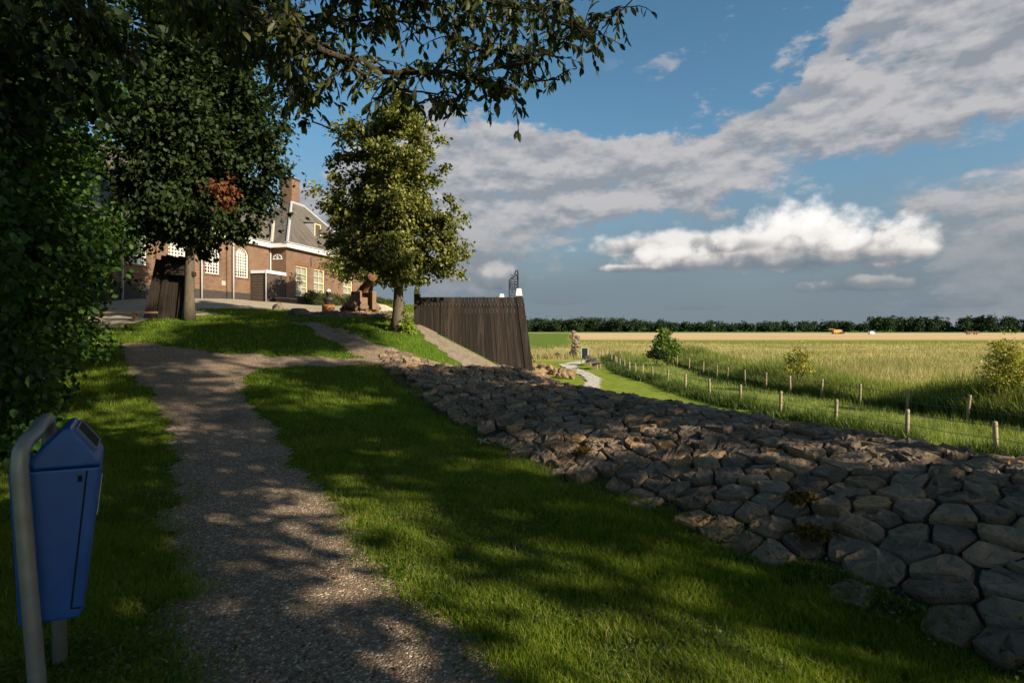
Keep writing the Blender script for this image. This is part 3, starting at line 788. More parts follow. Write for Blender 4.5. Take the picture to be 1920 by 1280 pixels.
def corner_tree():
    x, y = -9.8, 7.2; z = hz(x, y)
    root = empty('tall_maple', (x, y, z), 0, 'tall dark tree rising out of the hedge in the shaded corner', 'tree')
    bl = []
    for _ in range(34):
        t = rng.random(); r = 3.4 * (1 - .35 * t); a = rng.uniform(0, 2 * math.pi); q = math.sqrt(rng.random())
        bl.append((x + 1.0 + r * q * math.cos(a), y + r * q * math.sin(a), 4.2 + 8.5 * t, 1.3, 1.3, 1.05))
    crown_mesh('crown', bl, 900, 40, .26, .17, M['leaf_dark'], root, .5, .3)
    trunk(root, (x, y, z), (x + .6, y, 10.5), .32, .08, M['bark_dark'])
    for b in bl[::4]:
        limb(root, [(x + .2, y, b[2] - 1.6), ((x + b[0]) / 2, (y + b[1]) / 2, b[2] - .5), b[:3]], .11, .02, M['bark_dark'])
corner_tree()

# old cherry over the viewer: its trunk stands behind, one long limb reaches into the view
def spray(root, pts, n_tw, leaf_n, tl, mat_l, down=.55, size=.105, side=.7):
    """twigs hanging off a limb with pairs of leaves"""
    P = np.array([tuple(p) for p in pts]); seg = np.linalg.norm(np.diff(P, axis=0), axis=1); cum = np.concatenate([[0], np.cumsum(seg)])
    C_, AX, NR = [], [], []; tw = MB(); org = np.array(root.location)
    for _ in range(n_tw):
        s = rng.uniform(0, cum[-1]); p = np.array([np.interp(s, cum, P[:, k]) for k in range(3)])
        d = rng.normal(size=3) * np.array([1, 1, .5]); d = d / np.linalg.norm(d) * side; d[2] += rng.uniform(-.5, .45); d /= np.linalg.norm(d)
        L = tl * rng.uniform(.4, 1.2); q = [p]; dd = d.copy()
        for i in range(5):
            dd = dd + np.array([0, 0, -down * .22]) + rng.normal(0, .12, 3); dd /= np.linalg.norm(dd); q.append(q[-1] + dd * L / 5)
        tw.tube([Vector(v - org) for v in q], [.006, .005, .0045, .004, .003, .002], 4, False)
        q = np.array(q)
        for i in range(leaf_n):
            t = (i + .7) / leaf_n * 4.99; k = min(int(t), 4); b = q[k] + (q[k + 1] - q[k]) * (t - k)
            a = dd * .5 + rng.normal(0, .55, 3) + np.array([0, 0, -down]); C_.append(b); AX.append(a); NR.append(rng.normal(size=3) * .7 + np.array([0, 0, .7]))
        C_.append(q[-1]); AX.append(dd + np.array([0, 0, -.4])); NR.append(rng.normal(size=3) + np.array([0, 0, .5]))
    C_, AX, NR = map(np.array, (C_, AX, NR)); L = size * rng.uniform(.7, 1.25, len(C_))
    V, F_ = leaf_geo(C_ - org, AX, NR, L, L * .46, True)
    return V, F_, tw
def cherry():
    x, y = -4.4, -1.6; z = hz(x, y)
    root = empty('cherry_tree', (x, y, z), 0, 'old tree whose leafy branches overhang the view from above', 'tree')
    trunk(root, (x, y, z), (x + .3, y, 6.5), .36, .14, M['bark_dark'])
    def L3(*q): return [at(*p) for p in q]
    lib = [([(-4.2, -1.4, 3.6), (-3.2, 1.2, 4.6)] + L3((330, -60, 3.2), (480, 30, 3.6), (560, 72, 3.8), (640, 112, 4.0), (760, 136, 4.2), (880, 142, 4.3), (960, 126, 4.4), (1045, 84, 4.5), (1120, 38, 4.6), (1190, -4, 4.6)), 120, 1),
           ([(-4.2, -1.4, 4.2), (-2.2, 1.6, 5.0)] + L3((500, -190, 3.6), (700, -90, 4.0), (900, -20, 4.3), (1010, -5, 4.6), (1080, 20, 4.8)), 90, 1),
           ([(-4.2, -1.4, 3.4), (-3.6, 1.5, 4.4)] + L3((250, -40, 4.2), (400, 20, 4.5), (480, 70, 4.6), (540, 130, 4.8), (560, 175, 4.9), (590, 180, 4.9)), 95, 1),
           (L3((520, 52, 3.7), (640, 30, 4.1), (760, 40, 4.3), (860, 70, 4.5), (920, 95, 4.6)), 62, 0),
           (L3((580, -70, 3.9), (720, -10, 4.3), (860, 20, 4.6), (960, 45, 4.8)), 58, 0),
           (L3((700, -90, 4.0), (820, -40, 4.1), (950, 10, 4.0), (1060, 40, 4.1), (1110, 62, 4.1)), 48, 0),
           (L3((620, 105, 4.0), (610, 50, 4.0), (640, 0, 4.1), (700, -40, 4.1)), 26, 0),
           (L3((560, 72, 3.8), (540, 110, 4.1), (560, 150, 4.3), (580, 175, 4.5)), 26, 0),
           (L3((640, 112, 4.0), (700, 150, 4.1), (760, 172, 4.2), (840, 178, 4.2), (885, 190, 4.3)), 26, 0),
           (L3((880, 142, 4.3), (930, 165, 4.3), (970, 170, 4.35)), 20, 0),
           (L3((800, 137, 4.2), (860, 105, 4.4), (930, 90, 4.5), (990, 92, 4.5)), 28, 0),
           (L3((960, 126, 4.4), (1005, 145, 4.4), (1050, 150, 4.4)), 5, 0),
           (L3((545, 150, 4.8), (562, 212, 4.85), (590, 233, 4.9), (625, 243, 4.9), (640, 250, 4.9)), 4, 0),
           ([(-4.2, -1.4, 3.8), (-4.6, 1.5, 4.6)] + L3((40, -60, 4.5), (150, 20, 5.2), (230, 80, 5.6)), 120, 1),
           (L3((300, -80, 3.6), (360, 0, 4.2), (420, 60, 4.6), (450, 100, 4.8)), 60, 0)]
    V, F_, n = [], [], 0
    for i, (pts, k, main) in enumerate(lib):
        vis = [p for p in pts if Vector(p).y > 2.0]
        limb(root, pts, .042 if main else .011, .005, M['bark_dark'], n=7, wob=.02)
        v, f, tw = spray(root, vis, k, 7, .32 if main else (.28 if k > 8 else .12), None, size=.078); tag(tw.build('twig', M['twig'], root), kind='stuff')
        V.append(v); F_.append(f + n); n += len(v)
    link('foliage', np_mesh('foliage', np.concatenate(V), np.concatenate(F_)), M['leaf_over'], root)
    # high crown, behind and above the viewer
    bl = []
    for _ in range(46):
        a = rng.uniform(0, 2 * math.pi); q = math.sqrt(rng.random()); t = rng.random(); r = 5.6 * (1 - .45 * t)
        bl.append((-1.4 + r * q * math.cos(a), -4.2 + r * q * math.sin(a), 5.5 + 9.5 * t, 1.5, 1.5, 1.1))
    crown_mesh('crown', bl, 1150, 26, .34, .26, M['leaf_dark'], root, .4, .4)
    for b in bl[::6]: limb(root, [(x + .3, y, max(3.5, b[2] - 2.5)), ((x + b[0]) / 2, (y + b[1]) / 2, b[2] - .8), b[:3]], .13, .02, M['bark_dark'])
cherry()
def row_tree(x, y, r, z0, z1, n, label, ncl, k0=1.0, k1=.72):
    z = hz(x, y); root = empty('dyke_tree', (x, y, z), 0, label, 'tree', 'trees behind the viewpoint')
    bl = []
    for _ in range(n):
        a = rng.uniform(0, 2 * math.pi); q = math.sqrt(rng.random()); t = rng.random(); rr = r * (k0 + (k1 - k0) * t)
        bl.append((x + rr * q * math.cos(a), y + rr * q * math.sin(a), z0 + (z1 - z0) * t, 1.1, 1.1, .9))
    crown_mesh('crown', bl, ncl, 26, .30, .24, M['leaf_dark'], root, .4, .4)
    trunk(root, (x, y, z), (x, y, z1 - 1.5), .24, .06, M['bark_dark'])
row_tree(11.2, 1.7, 3.5, 1.6, 15.0, 52, 'broad tree standing below the bank behind the viewpoint', 1150, .95, 1.12)
row_tree(4.5, -2.3, 3.1, 3.6, 14.5, 42, 'medium tree behind the viewpoint beside the path', 800, .78, 1.35)
row_tree(14.6, -3.6, 3.8, 2.0, 9.5, 24, 'outermost tree of the row behind the viewpoint', 400)

# ---------------------------------------------------------------- church
def wall_x(mb, x0, x1, y0, y1, z0, z1, opens):
    """wall along X with openings (xa, xb, za, zb, arch)"""
    cur = x0
    for xa, xb, za, zb, arch in sorted(opens):
        mb.box(cur, xa, y0, y1, z0, z1); mb.box(xa, xb, y0, y1, z0, za); mb.box(xa, xb, y0, y1, zb, z1)
        if arch:
            r = (xb - xa) / 2; c = (xa + xb) / 2; zs = zb - r * .95
            for sg in (-1, 1):
                pts = [(c + sg * r, zs)] + [(c + sg * r * math.cos(t), zs + r * .95 * math.sin(t)) for t in np.linspace(.0, math.pi / 2, 8)][1:] + [(c + sg * r, zb)]
                mb.prism(pts, y0, y1, 'y')
        cur = xb
    mb.box(cur, x1, y0, y1, z0, z1)
def sash_window(root, xa, xb, za, zb, yf, cols, rows, mat, blind=True, jamb=.06, bar=.022):
    """upright window in a wall facing -Y; yf is the wall face"""
    f = MB(); y0, y1 = yf + .06, yf + .13
    f.box(xa, xa + jamb, y0, y1, za, zb); f.box(xb - jamb, xb, y0, y1, za, zb)
    f.box(xa + jamb, xb - jamb, y0, y1, zb - jamb, zb); f.box(xa + jamb, xb - jamb, y0, y1, za, za + jamb)
    w = f.build('window', mat, root)
    b = MB(); W = xb - xa - 2 * jamb; Hh = zb - za - 2 * jamb
    for i in range(1, cols): c = xa + jamb + W * i / cols; b.box(c - bar / 2, c + bar / 2, y0 + .01, y1 - .02, za + jamb, zb - jamb)
    for j in range(1, rows):
        c = za + jamb + Hh * j / rows; k = bar * (2.0 if rows == 4 and j == 2 else 1)
        b.box(xa + jamb, xb - jamb, y0 + .013, y1 - .017, c - k / 2, c + k / 2)
    b.build('glazing_bar', M['white'] if mat is not M['cream'] else M['cream'], w)
    MB().box(xa + jamb, xb - jamb, y0 + .055, y0 + .06, za + jamb, zb - jamb).build('pane', M['glass'] if not blind else M['glass_clear'], w)
    if blind: MB().box(xa + jamb, xb - jamb, y1 + .03, y1 + .05, za + jamb + (Hh * blind if blind < 1 else 0), zb - jamb).build('blind', M['curtain'], w)
    MB().box(xa - .05, xb + .05, yf - .05, yf + .12, za - .07, za).build('sill', M['white'] if mat is M['cream'] else M['brick'], w)
    return w
def mat_clear():
    m_, t, o = new_mat('clear glass'); g = t.nodes.new('ShaderNodeBsdfGlossy'); g.inputs['Roughness'].default_value = .03; g.inputs[0].default_value = (.8, .85, .9, 1)
    tr = t.nodes.new('ShaderNodeBsdfTransparent'); tr.inputs[0].default_value = (.95, .96, .95, 1); lw = t.nodes.new('ShaderNodeLayerWeight'); fa_ = Nd(lw.outputs['Facing']); fr = .04 + .9 * (fa_ * fa_ * fa_ * fa_ * fa_)
    ms = t.nodes.new('ShaderNodeMixShader'); t.links.new(fr.s, ms.inputs[0]); t.links.new(tr.outputs[0], ms.inputs[1]); t.links.new(g.outputs[0], ms.inputs[2]); t.links.new(ms.outputs[0], o.inputs[0]); return m_
M['glass_clear'] = mat_clear()
def church():
    root = empty('brick_church', CH_O, CH_A, 'brown brick church with hipped slate annexe and white arched windows', 'church')
    AW = 3.52
    aw = [(.95, 2.2, .72, 2.56, 0), (2.85, 4.1, .72, 2.56, 0), (6.45, 7.7, .72, 2.56, 0)]
    m = MB(); wall_x(m, 0, 9.4, 0, .3, -.7, AW, aw); m.build('wall', M['brick'], root)
    for xa, xb, za, zb, _ in aw:
        w = sash_window(root, xa, xb, za, zb, 0, 2, 4, M['cream'], True, .085, .035)
        l = MB(); l.box(xa - .1, xb + .1, -.012, .04, zb + .002, zb + .22); l.build('lintel', M['soldier'], w)
    MB().box(.002, .3, .302, 1.1, -.7, AW).build('wall', M['brick'], root)
    MB().box(9.1, 9.398, .302, 7.5, -.7, AW).build('wall', M['brick'], root)
    MB().box(.31, 9.09, 7.2, 7.5, -.7, AW).build('wall', M['brick'], root)
    # long nave wall with arched windows
    ops = [(-c - .52, -c + .52, 1.52, 3.22, 1) for c in (2.42, 4.62, 6.9, 9.1, 11.3, 13.5)]
    m = MB(); wall_x(m, -15, -.004, 1.08, 1.4, .66, AW, ops); m.build('wall', M['brick'], root)
    MB().box(-15.02, -.004, 1.05, 1.39, -.9, .658).build('plinth', M['plinth'], root)
    for x in (3.52, 5.76, 8.0, 10.2, 12.4): MB().box(-x - .16, -x + .16, .99, 1.078, .66, AW).build('buttress', M['brick'], root); MB().box(-x - .16, -x + .16, .975, 1.048, -.9, .656).build('buttress_foot', M['plinth'], root)
    MB().box(-15, -14.7, 1.402, 9, -.9, AW).build('wall', M['brick'], root)
    for xa, xb, za, zb, _ in ops:
        c = (xa + xb) / 2; r = .52; zs = zb - r * .95; y0 = 1.15; j = .055
        f = MB(); f.box(xa, xa + j, y0, y0 + .08, za, zs); f.box(xb - j, xb, y0, y0 + .08, za, zs); f.box(xa + j, xb - j, y0, y0 + .08, za, za + j)
        ring = [(c + r * math.cos(t), zs + r * .95 * math.sin(t)) for t in np.linspace(0, math.pi, 17)]; rin = [(c + (r - j) * math.cos(t), zs + (r * .95 - j) * math.sin(t)) for t in np.linspace(0, math.pi, 17)]
        for i in range(16): f.prism([ring[i], ring[i + 1], rin[i + 1], rin[i]], y0, y0 + .08, 'y')
        w = f.build('window', M['white'], root)
        b = MB(); n = 5; W = xb - xa - 2 * j
        for i in range(1, n): q = xa + j + W * i / n; b.box(q - .013, q + .013, y0 + .012, y0 + .06, za + j, zs)
        nr = 7
        for k in range(1, nr + 1): q = za + j + (zs - za - j) * k / nr; b.box(xa + j, xb - j, y0 + .015, y0 + .057, q - .013, q + .013)
        for i in range(1, n):   # interlacing tracery in the arch
            q = xa + j + W * i / n
            for sg in (-1, 1):
                pts = [Vector((q + sg * (1 - math.cos(t)) * .5, y0 + .036, zs + .5 * math.sin(t))) for t in np.linspace(0, 1.25, 7)]
                pts = [p for p in pts if ((p.x - c) / (r - .02)) ** 2 + ((p.z - zs) / (r * .95 - .02)) ** 2 < 1]
                if len(pts) > 2: b.tube(pts, .014, 4)
        b.build('glazing_bar', M['white'], w)
        fan = [(xa + j, za + j), (xb - j, za + j)] + [(c + (r - j) * math.cos(t), zs + (r * .95 - j) * math.sin(t)) for t in np.linspace(0, math.pi, 13)]
        MB().prism(fan, y0 + .065, y0 + .07, 'y').build('pane', M['glass_clear'], w)
        MB().box(xa + j, xb - j, y0 + .16, y0 + .18, za + .42, zb).build('blind', M['curtain2'], w)
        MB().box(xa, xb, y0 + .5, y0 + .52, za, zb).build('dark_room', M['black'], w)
        MB().box(xa - .04, xb + .04, 1.03, 1.14, za - .07, za).build('sill', M['brick'], w)
    # fanlight in the annexe's front end
    fl_ = MB(); c = .58; ring = [(c + .30 * math.cos(t), 2.86 + .27 * math.sin(t)) for t in np.linspace(0, math.pi, 13)]; rin = [(c + .24 * math.cos(t), 2.90 + .19 * math.sin(t)) for t in np.linspace(0, math.pi, 13)]
    for i in range(12): fl_.prism([ring[i], ring[i + 1], rin[i + 1], rin[i]], -.03, .01, 'x')
    fl_.box(-.032, .012, c - .32, c + .32, 2.80, 2.862)
    for t in (.9, 1.57, 2.25): fl_.tube([Vector((-.01, c, 2.87)), Vector((-.01, c + .25 * math.cos(t), 2.87 + .22 * math.sin(t)))], .014, 4)
    w = fl_.build('fanlight', M['white'], root)
    MB().prism(rin + [(c - .24, 2.87), (c + .24, 2.87)][::-1][:0], -.012, -.006, 'x').build('pane', M['glass'], w)
    # cornices
    cz = AW
    MB().box(-.28, 9.68, -.28, -.002, cz - .02, cz + .24).build('cornice', M['white'], root)
    MB().box(-.28, -.002, 0, 1.1, cz - .02, cz + .24).build('cornice', M['white'], root)
    MB().box(-15.2, -.285, .84, 1.30, cz - .023, cz + .236).build('cornice', M['white'], root)
    MB().box(-.34, 9.74, -.34, -.1, cz + .242, cz + .30).build('gutter', M['lead'], root)
    MB().box(-15.2, -.345, .78, 1.0, cz + .239, cz + .295).build('gutter', M['lead'], root)
    # roofs
    zt = cz + .24; apx = [(5.2, 3.0, 7.45), (6.5, 3.0, 7.40)]
    r = MB(); r.add([(-.3, -.3, zt), (9.7, -.3, zt), (9.7, 7.6, zt), (-.3, 7.6, zt), (4.9, 3.1, 7.42), (6.4, 3.1, 7.42)], [(0, 1, 5, 4), (1, 2, 5), (2, 3, 4, 5), (3, 0, 4), (0, 3, 2, 1)])
    roof = r.build('roof', M['roof'], root)
    r = MB(); r.add([(-15.3, .80, zt - .006), (.9, .80, zt - .006), (3.2, 5.4, 8.1), (-15.3, 5.4, 8.1), (-15.3, 10.2, zt), (3.2, 10.2, zt)], [(0, 1, 2, 3), (3, 2, 5, 4), (0, 3, 4), (1, 5, 2)])
    r.build('roof', M['roof'], root)
    h = MB(); h.tube([(-.3, -.3, zt + .02), (4.9, 3.1, 7.44)], .085, 6); h.tube([(9.7, -.3, zt + .02), (6.4, 3.1, 7.44)], .06, 6); h.tube([(4.9, 3.1, 7.44), (6.4, 3.1, 7.44)], .09, 6)
    h.build('hip_flashing', M['lead'], roof)
    h = MB(); h.tube([(-.26, .82, zt + .03), (.55, 1.35, zt + .75), (1.5, 2.0, zt + 1.65)], .10, 6); h.build('valley_flashing', M['stone'], roof)
    ch = MB(); ch.box(5.15, 6.05, 3.25, 4.1, 6.6, 9.15); c_ = ch.build('chimney', M['brick'], root)
    MB().box(5.10, 6.10, 3.20, 4.15, 9.152, 9.25).build('chimney_cap', M['plinth'], c_); MB().box(5.35, 5.85, 3.45, 3.9, 9.252, 9.42).build('chimney_pot', M['lead'], c_)
    # dormer on the sunny slope
    k = (7.42 - zt) / 3.4; dy = .75; dzb = zt + (dy + .3) * k
    d = MB(); d.box(4.05, 4.13, dy - .02, dy + .03, dzb - .15, dzb + .85); d.box(4.72, 4.80, dy - .02, dy + .03, dzb - .15, dzb + .85); d.box(4.13, 4.72, dy - .02, dy + .03, dzb + .77, dzb + .85); d.box(4.13, 4.72, dy - .02, dy + .03, dzb - .15, dzb - .05)
    dm = d.build('dormer', M['cream'], root)
    MB().box(4.13, 4.72, dy + .002, dy + .018, dzb - .05, dzb + .77).build('dormer_hatch', M['shedwood'], dm)
    s_ = MB(); ytop = lambda z: (z - zt) / k - .3
    for xx in (4.06, 4.76): s_.prism([(dy + .031, dzb - .15), (dy + .031, dzb + .84), (ytop(dzb + .84), dzb + .84)], xx, xx + .03, 'x')
    s_.add([(4.02, dy - .06, dzb + .86), (4.84, dy - .06, dzb + .86), (4.84, ytop(dzb + .95), dzb + .95), (4.02, ytop(dzb + .95), dzb + .95)], [(0, 1, 2, 3)])
    s_.build('dormer_cheek', M['lead'], dm)
    # rain pipes, wall anchor, plaque
    for x in (9.95, 5.52, 3.28): MB().tube([(-x, .93, -.2), (-x, .93, 3.5)], .045, 8).build('rain_pipe', M['lead'], root, True)
    for x in (.02,): MB().tube([(-.06, 1.02, -.2), (-.06, 1.02, 3.5)], .025, 6).build('rain_pipe', M['white'], root, True)
    MB().tube([(2.5, -.03, 2.62), (2.52, -.03, 2.85), (2.48, -.03, 3.05), (2.52, -.03, 3.2)], .02, 5).build('wall_anchor', M['iron'], root)
    MB().box(-4.0, -3.72, 1.055, 1.078, .98, 1.22).build('plaque', M['stone'], root)
    return root
M['curtain2'] = mat_noise('white blind', (.50, .49, .45), (.56, .54, .50), 3, .9, .1)
M['soldier'] = mat_noise('brick lintel', (.20, .095, .050), (.15, .072, .042), 9, .9, .3, stretch=(8, 1, .4))
church()
def shed():
    root = empty('lean_to_shed', chw(-.95, .55), CH_A, 'small brown boarded shed with white fascia against the church', 'shed')
    x0, x1, y0, y1 = -.80, .93, -.50, .47; Hh = 1.95
    def hb(n_, f):
        for i in range(n_): f(i)
    zz = np.linspace(-.1, Hh - .16, 13)
    for a, b in zip(zz[:-1], zz[1:]): MB().hexa([(x0 - .024, y0, a), (x0, y0, a), (x0, y1, a), (x0 - .024, y1, a)], [(x0 - .008, y0, b - .004), (x0, y0, b - .004), (x0, y1, b - .004), (x0 - .008, y1, b - .004)]).build('board', M['shedwood'], root)
    MB().box(x0 + .002, x1, y0 + .03, y1, -.1, Hh - .05).build('body', M['black'], root)
    xs = np.linspace(x0, x1, 13)
    for i, (a, b) in enumerate(zip(xs[:-1], xs[1:])): MB().box(a + .004, b - .004, y0 - .012 * (i > 4), y0 + .028, -.08, Hh - .16).build('plank', M['shedwood'], root)
    MB().box(x0 - .08, x1, y0 - .08, y0, Hh - .14, Hh + .02).build('fascia', M['white'], root)
    MB().box(x0 - .08, x0 - .03, y0 + .002, y1, Hh - .138, Hh + .018).build('fascia', M['white'], root)
    MB().box(x0 - .07, x1, y0 - .07, y1, Hh + .022, Hh + .05).build('roof', M['lead'], root)
    for z in (.35, 1.45): MB().box(x1 - .55, x1 - .05, y0 - .03, y0 - .014, z, z + .05).build('hinge', M['iron'], root)
    MB().lathe([(.0, 0), (.035, .01), (.035, .05), (0, .06)], 8, (x0 + .72, y0 - .015, .95), (0, -1, 0)).build('door_knob', M['iron'], root)
    MB().tube([(x0 - .07, y0 - .05, -.1), (x0 - .07, y0 - .05, Hh)], .03, 8).build('drain_pipe', M['lead'], root, True)
shed()
p = chw(-.55, -.35); r = empty('brick_planter', p, CH_A, 'low brown brick block in front of the shed door', 'planter')
MB().box(-.75, .7, -.25, .12, -.5, .40).build('body', M['brick'], r); MB().box(-.78, .73, -.28, .15, .402, .46).build('coping', M['stone'], r)

# clipped hedge along the annexe
def clip_hedge(x0, x1, dep, hgt, yc, label):
    o = chw((x0 + x1) / 2, yc); root = empty('clipped_hedge', o, 0, label, 'hedge', 'clipped hedges by the church')
    bl = []
    for x in np.arange(x0, x1, .35): c = chw(x, yc); bl.append((c.x, c.y, o.z + hgt * .5, .30, .30, hgt * .52))
    crown_mesh('foliage', bl, int(210 * (x1 - x0)), 18, .08, .085, M['leaf_box'], root, .1, .22)
    MB().tube([chw(x0, yc, .35) - o, chw(x1, yc, .35) - o], .22, 6).build('stem', M['bark_dark'], root)
clip_hedge(1.2, 4.5, .5, .95, -.75, 'sunlit clipped hedge below the cream church windows')
clip_hedge(4.6, 13.0, .5, .95, -1.3, 'dark clipped hedge behind the cannon')

# ---------------------------------------------------------------- plank screen across the dyke
def plank_screen():
    y = 18.1
    root = empty('plank_screen', (-1.2, y, hz(-1.2, y)), 0, 'tall dark wooden plank screen running down the dyke slope', 'screen')
    org = Vector(root.location); xL, xR = -2.93, .36; n = 30; zt = at(0, 557, y).z
    def bx(t): return xL + (xR - xL) * t + .44 * max(0, (t - .25) / .75) ** 1.5
    for i in range(n):
        a, b = i / n, (i + 1) / n; g = .008
        xa, xb = xL + (xR - xL) * a + g / 2, xL + (xR - xL) * b - g / 2; ba, bb = bx(a) + g / 2, bx(b) - g / 2
        zb = min(hz(ba, y), hz(bb, y)) - .35; zb = max(zb, -.7); dz = rng.normal(0, .003); dy = rng.normal(0, .006)
        m = MB().hexa([(ba, y + dy, zb), (bb, y + dy, zb), (bb, y + .05 + dy, zb), (ba, y + .05 + dy, zb)], [(xa, y + dy, zt + dz), (xb, y + dy, zt + dz), (xb, y + .05 + dy, zt + dz), (xa, y + .05 + dy, zt + dz)])
        m.v = [tuple(Vector(v) - org) for v in m.v]; pl = m.build('plank', M['darkwood'], root)
        z = zt - .235; xm = (xa + xb) / 2 - org.x
        MB().lathe([(.0, 0), (.016, .0), (.013, .012), (0, .016)], 6, (xm, y - .001 + dy - org.y, z - org.z), (0, -1, 0)).build('bolt', M['wire'], pl)
    for z, x1 in ((zt - .25, .40), (zt - .85, .46), (zt - 1.5, .52), (zt - 2.1, .6)):
        m = MB().box(xL - org.x, x1 - org.x, .07, .20, z - org.z - .10, z - org.z + .06); m.build('rail', M['darkwood'], root)
    MB().hexa([(bx(.0) - org.x, .21, -1.7), (bx(1) - .15 - org.x, .21, -1.7), (bx(1) - .15 - org.x, .25, -1.7), (bx(0) - org.x, .25, -1.7)],
              [(xL - org.x, .21, zt - .50 - org.z), (xR - .1 - org.x, .21, zt - .50 - org.z), (xR - .1 - org.x, .25, zt - .5 - org.z), (xL - org.x, .25, zt - .5 - org.z)]).build('backing_board', M['darkwood'], root)
    # square post with white pyramid cap at the upper end
    def post(px, w, zc0, zc1, yy, zb, lean=0.0):
        x = (px - 960) / FPX * yy; pr = MB().box(-w / 2, w / 2, -w / 2, w / 2, zb, zc0); q = pr.build('post', M['darkwood'], root); q.location = Vector((x, yy, 0)) - Vector((org.x, org.y, 0)) - Vector((0, 0, org.z))
        c = MB().hexa([(-w * .55, -w * .55, zc0), (w * .55, -w * .55, zc0), (w * .55, w * .55, zc0), (-w * .55, w * .55, zc0)], [(-w * .36, -w * .36, zc1), (w * .36, -w * .36, zc1), (w * .36, w * .36, zc1), (-w * .36, w * .36, zc1)]).build('post_cap', M['white'], q, bevel=.01)
        c.rotation_euler = (0, lean, 0)
    post(782.5, .185, at(0, 551, y).z, at(0, 537, y).z, y + .08, .6)
    post(973, .22, at(0, 556, 20).z + .02, at(0, 541, 20).z, 20.0, -1.5)
    post(941, .20, at(0, 558.5, 23).z, at(0, 551, 23).z, 23.0, -1.5)
    # the other side wall of the passage, far behind
plank_screen()
def iron_panel():
    y = 20.6; o = at(955, 560, y); root = empty('iron_screen', o, math.radians(38), 'black wrought iron ornamental panel above the plank screen', 'iron screen')
    w = .40; h0, h1 = .80, .96
    fr = MB(); fr.tube([(0, 0, -.7), (0, 0, h0 - .12)], .024, 6); fr.tube([(w, 0, -.7), (w, 0, h1)], .028, 6); fr.tube([(0, 0, h0 - .13), (w, 0, h1 - .02)], .022, 6); fr.tube([(0, 0, .04), (w, 0, .04)], .02, 6)
    fr.build('frame', M['iron'], root)
    for k in range(9):
        z = .09 + k * .085; s_ = MB()
        for sg in (0, 1):
            c0 = Vector((.11 + .18 * sg, 0, z)); pts = [c0 + Vector((math.cos(t + k) * (.02 + .012 * t), 0, math.sin(t + k) * (.02 + .012 * t))) for t in np.linspace(0, 6.5, 14)]
            s_.tube(pts, .012, 4)
        s_.build('scroll', M['iron'], root)
    MB().tube([(w - .16, 0, h1 - .08), (w - .10, 0, h1 + .06), (w - .02, 0, h1 + .09), (w, 0, h1 - .02)], .024, 6).build('crest', M['iron'], root)
iron_panel()
m = MB().tube([(-4.35, 27.0, hz(-4.35, 27) + .28), (-2.95, 27.0, hz(-2.95, 27) + .28)], .05, 6)
r = empty('low_rail', (-3.6, 27, hz(-3.6, 27)), 0, 'low dark rail between the lime trunk and the plank screen', 'rail')
org = Vector(r.location); m.v = [tuple(Vector(v) - org) for v in m.v]; m.build('rail', M['darkwood'], r)
for dx in (-.65, .0, .6): MB().box(dx - .04, dx + .04, -.04, .04, -.5, .26).build('post', M['darkwood'], r)

# ---------------------------------------------------------------- rocks
def rock_geo(sx, sy, sz, seed, n1=1):
    bm = bmesh.new(); bmesh.ops.create_icosphere(bm, subdivisions=n1 + 1, radius=1.0); q = np.random.default_rng(seed)
    pl = [(Vector(q.normal(size=3)).normalized(), q.uniform(.62, .9)) for _ in range(9)]
    for v in bm.verts:
        for nn_, d in pl:
            e = v.co.dot(nn_) - d
            if e > 0: v.co -= nn_ * e
        v.co += Vector(q.normal(0, .03, 3)); v.co = Vector((v.co.x * sx, v.co.y * sy, v.co.z * sz))
    me = D.meshes.new('rock'); bm.to_mesh(me); bm.free(); return me
def rock(name, p, s, mat, seed, parent=None, rz=0.0, lv=1):
    o = link(name, rock_geo(*s, seed, lv), mat, parent); o.location = p - (Vector(parent.location) if parent else Vector()); o.rotation_euler = (0, 0, rz); return o
p = gp(520, 582); o = rock('boulder', p + Vector((0, 0, .12)), (.26, .25, .22), M['boulder'], 4); tag(o, 'small pointed grey boulder on the sunny lawn edge', 'boulder')
p = gp(560, 593); o = rock('boulder', p + Vector((0, 0, .06)), (.44, .35, .24), M['boulder'], 8); tag(o, 'low broad boulder at the foot of the cannon mound', 'boulder')
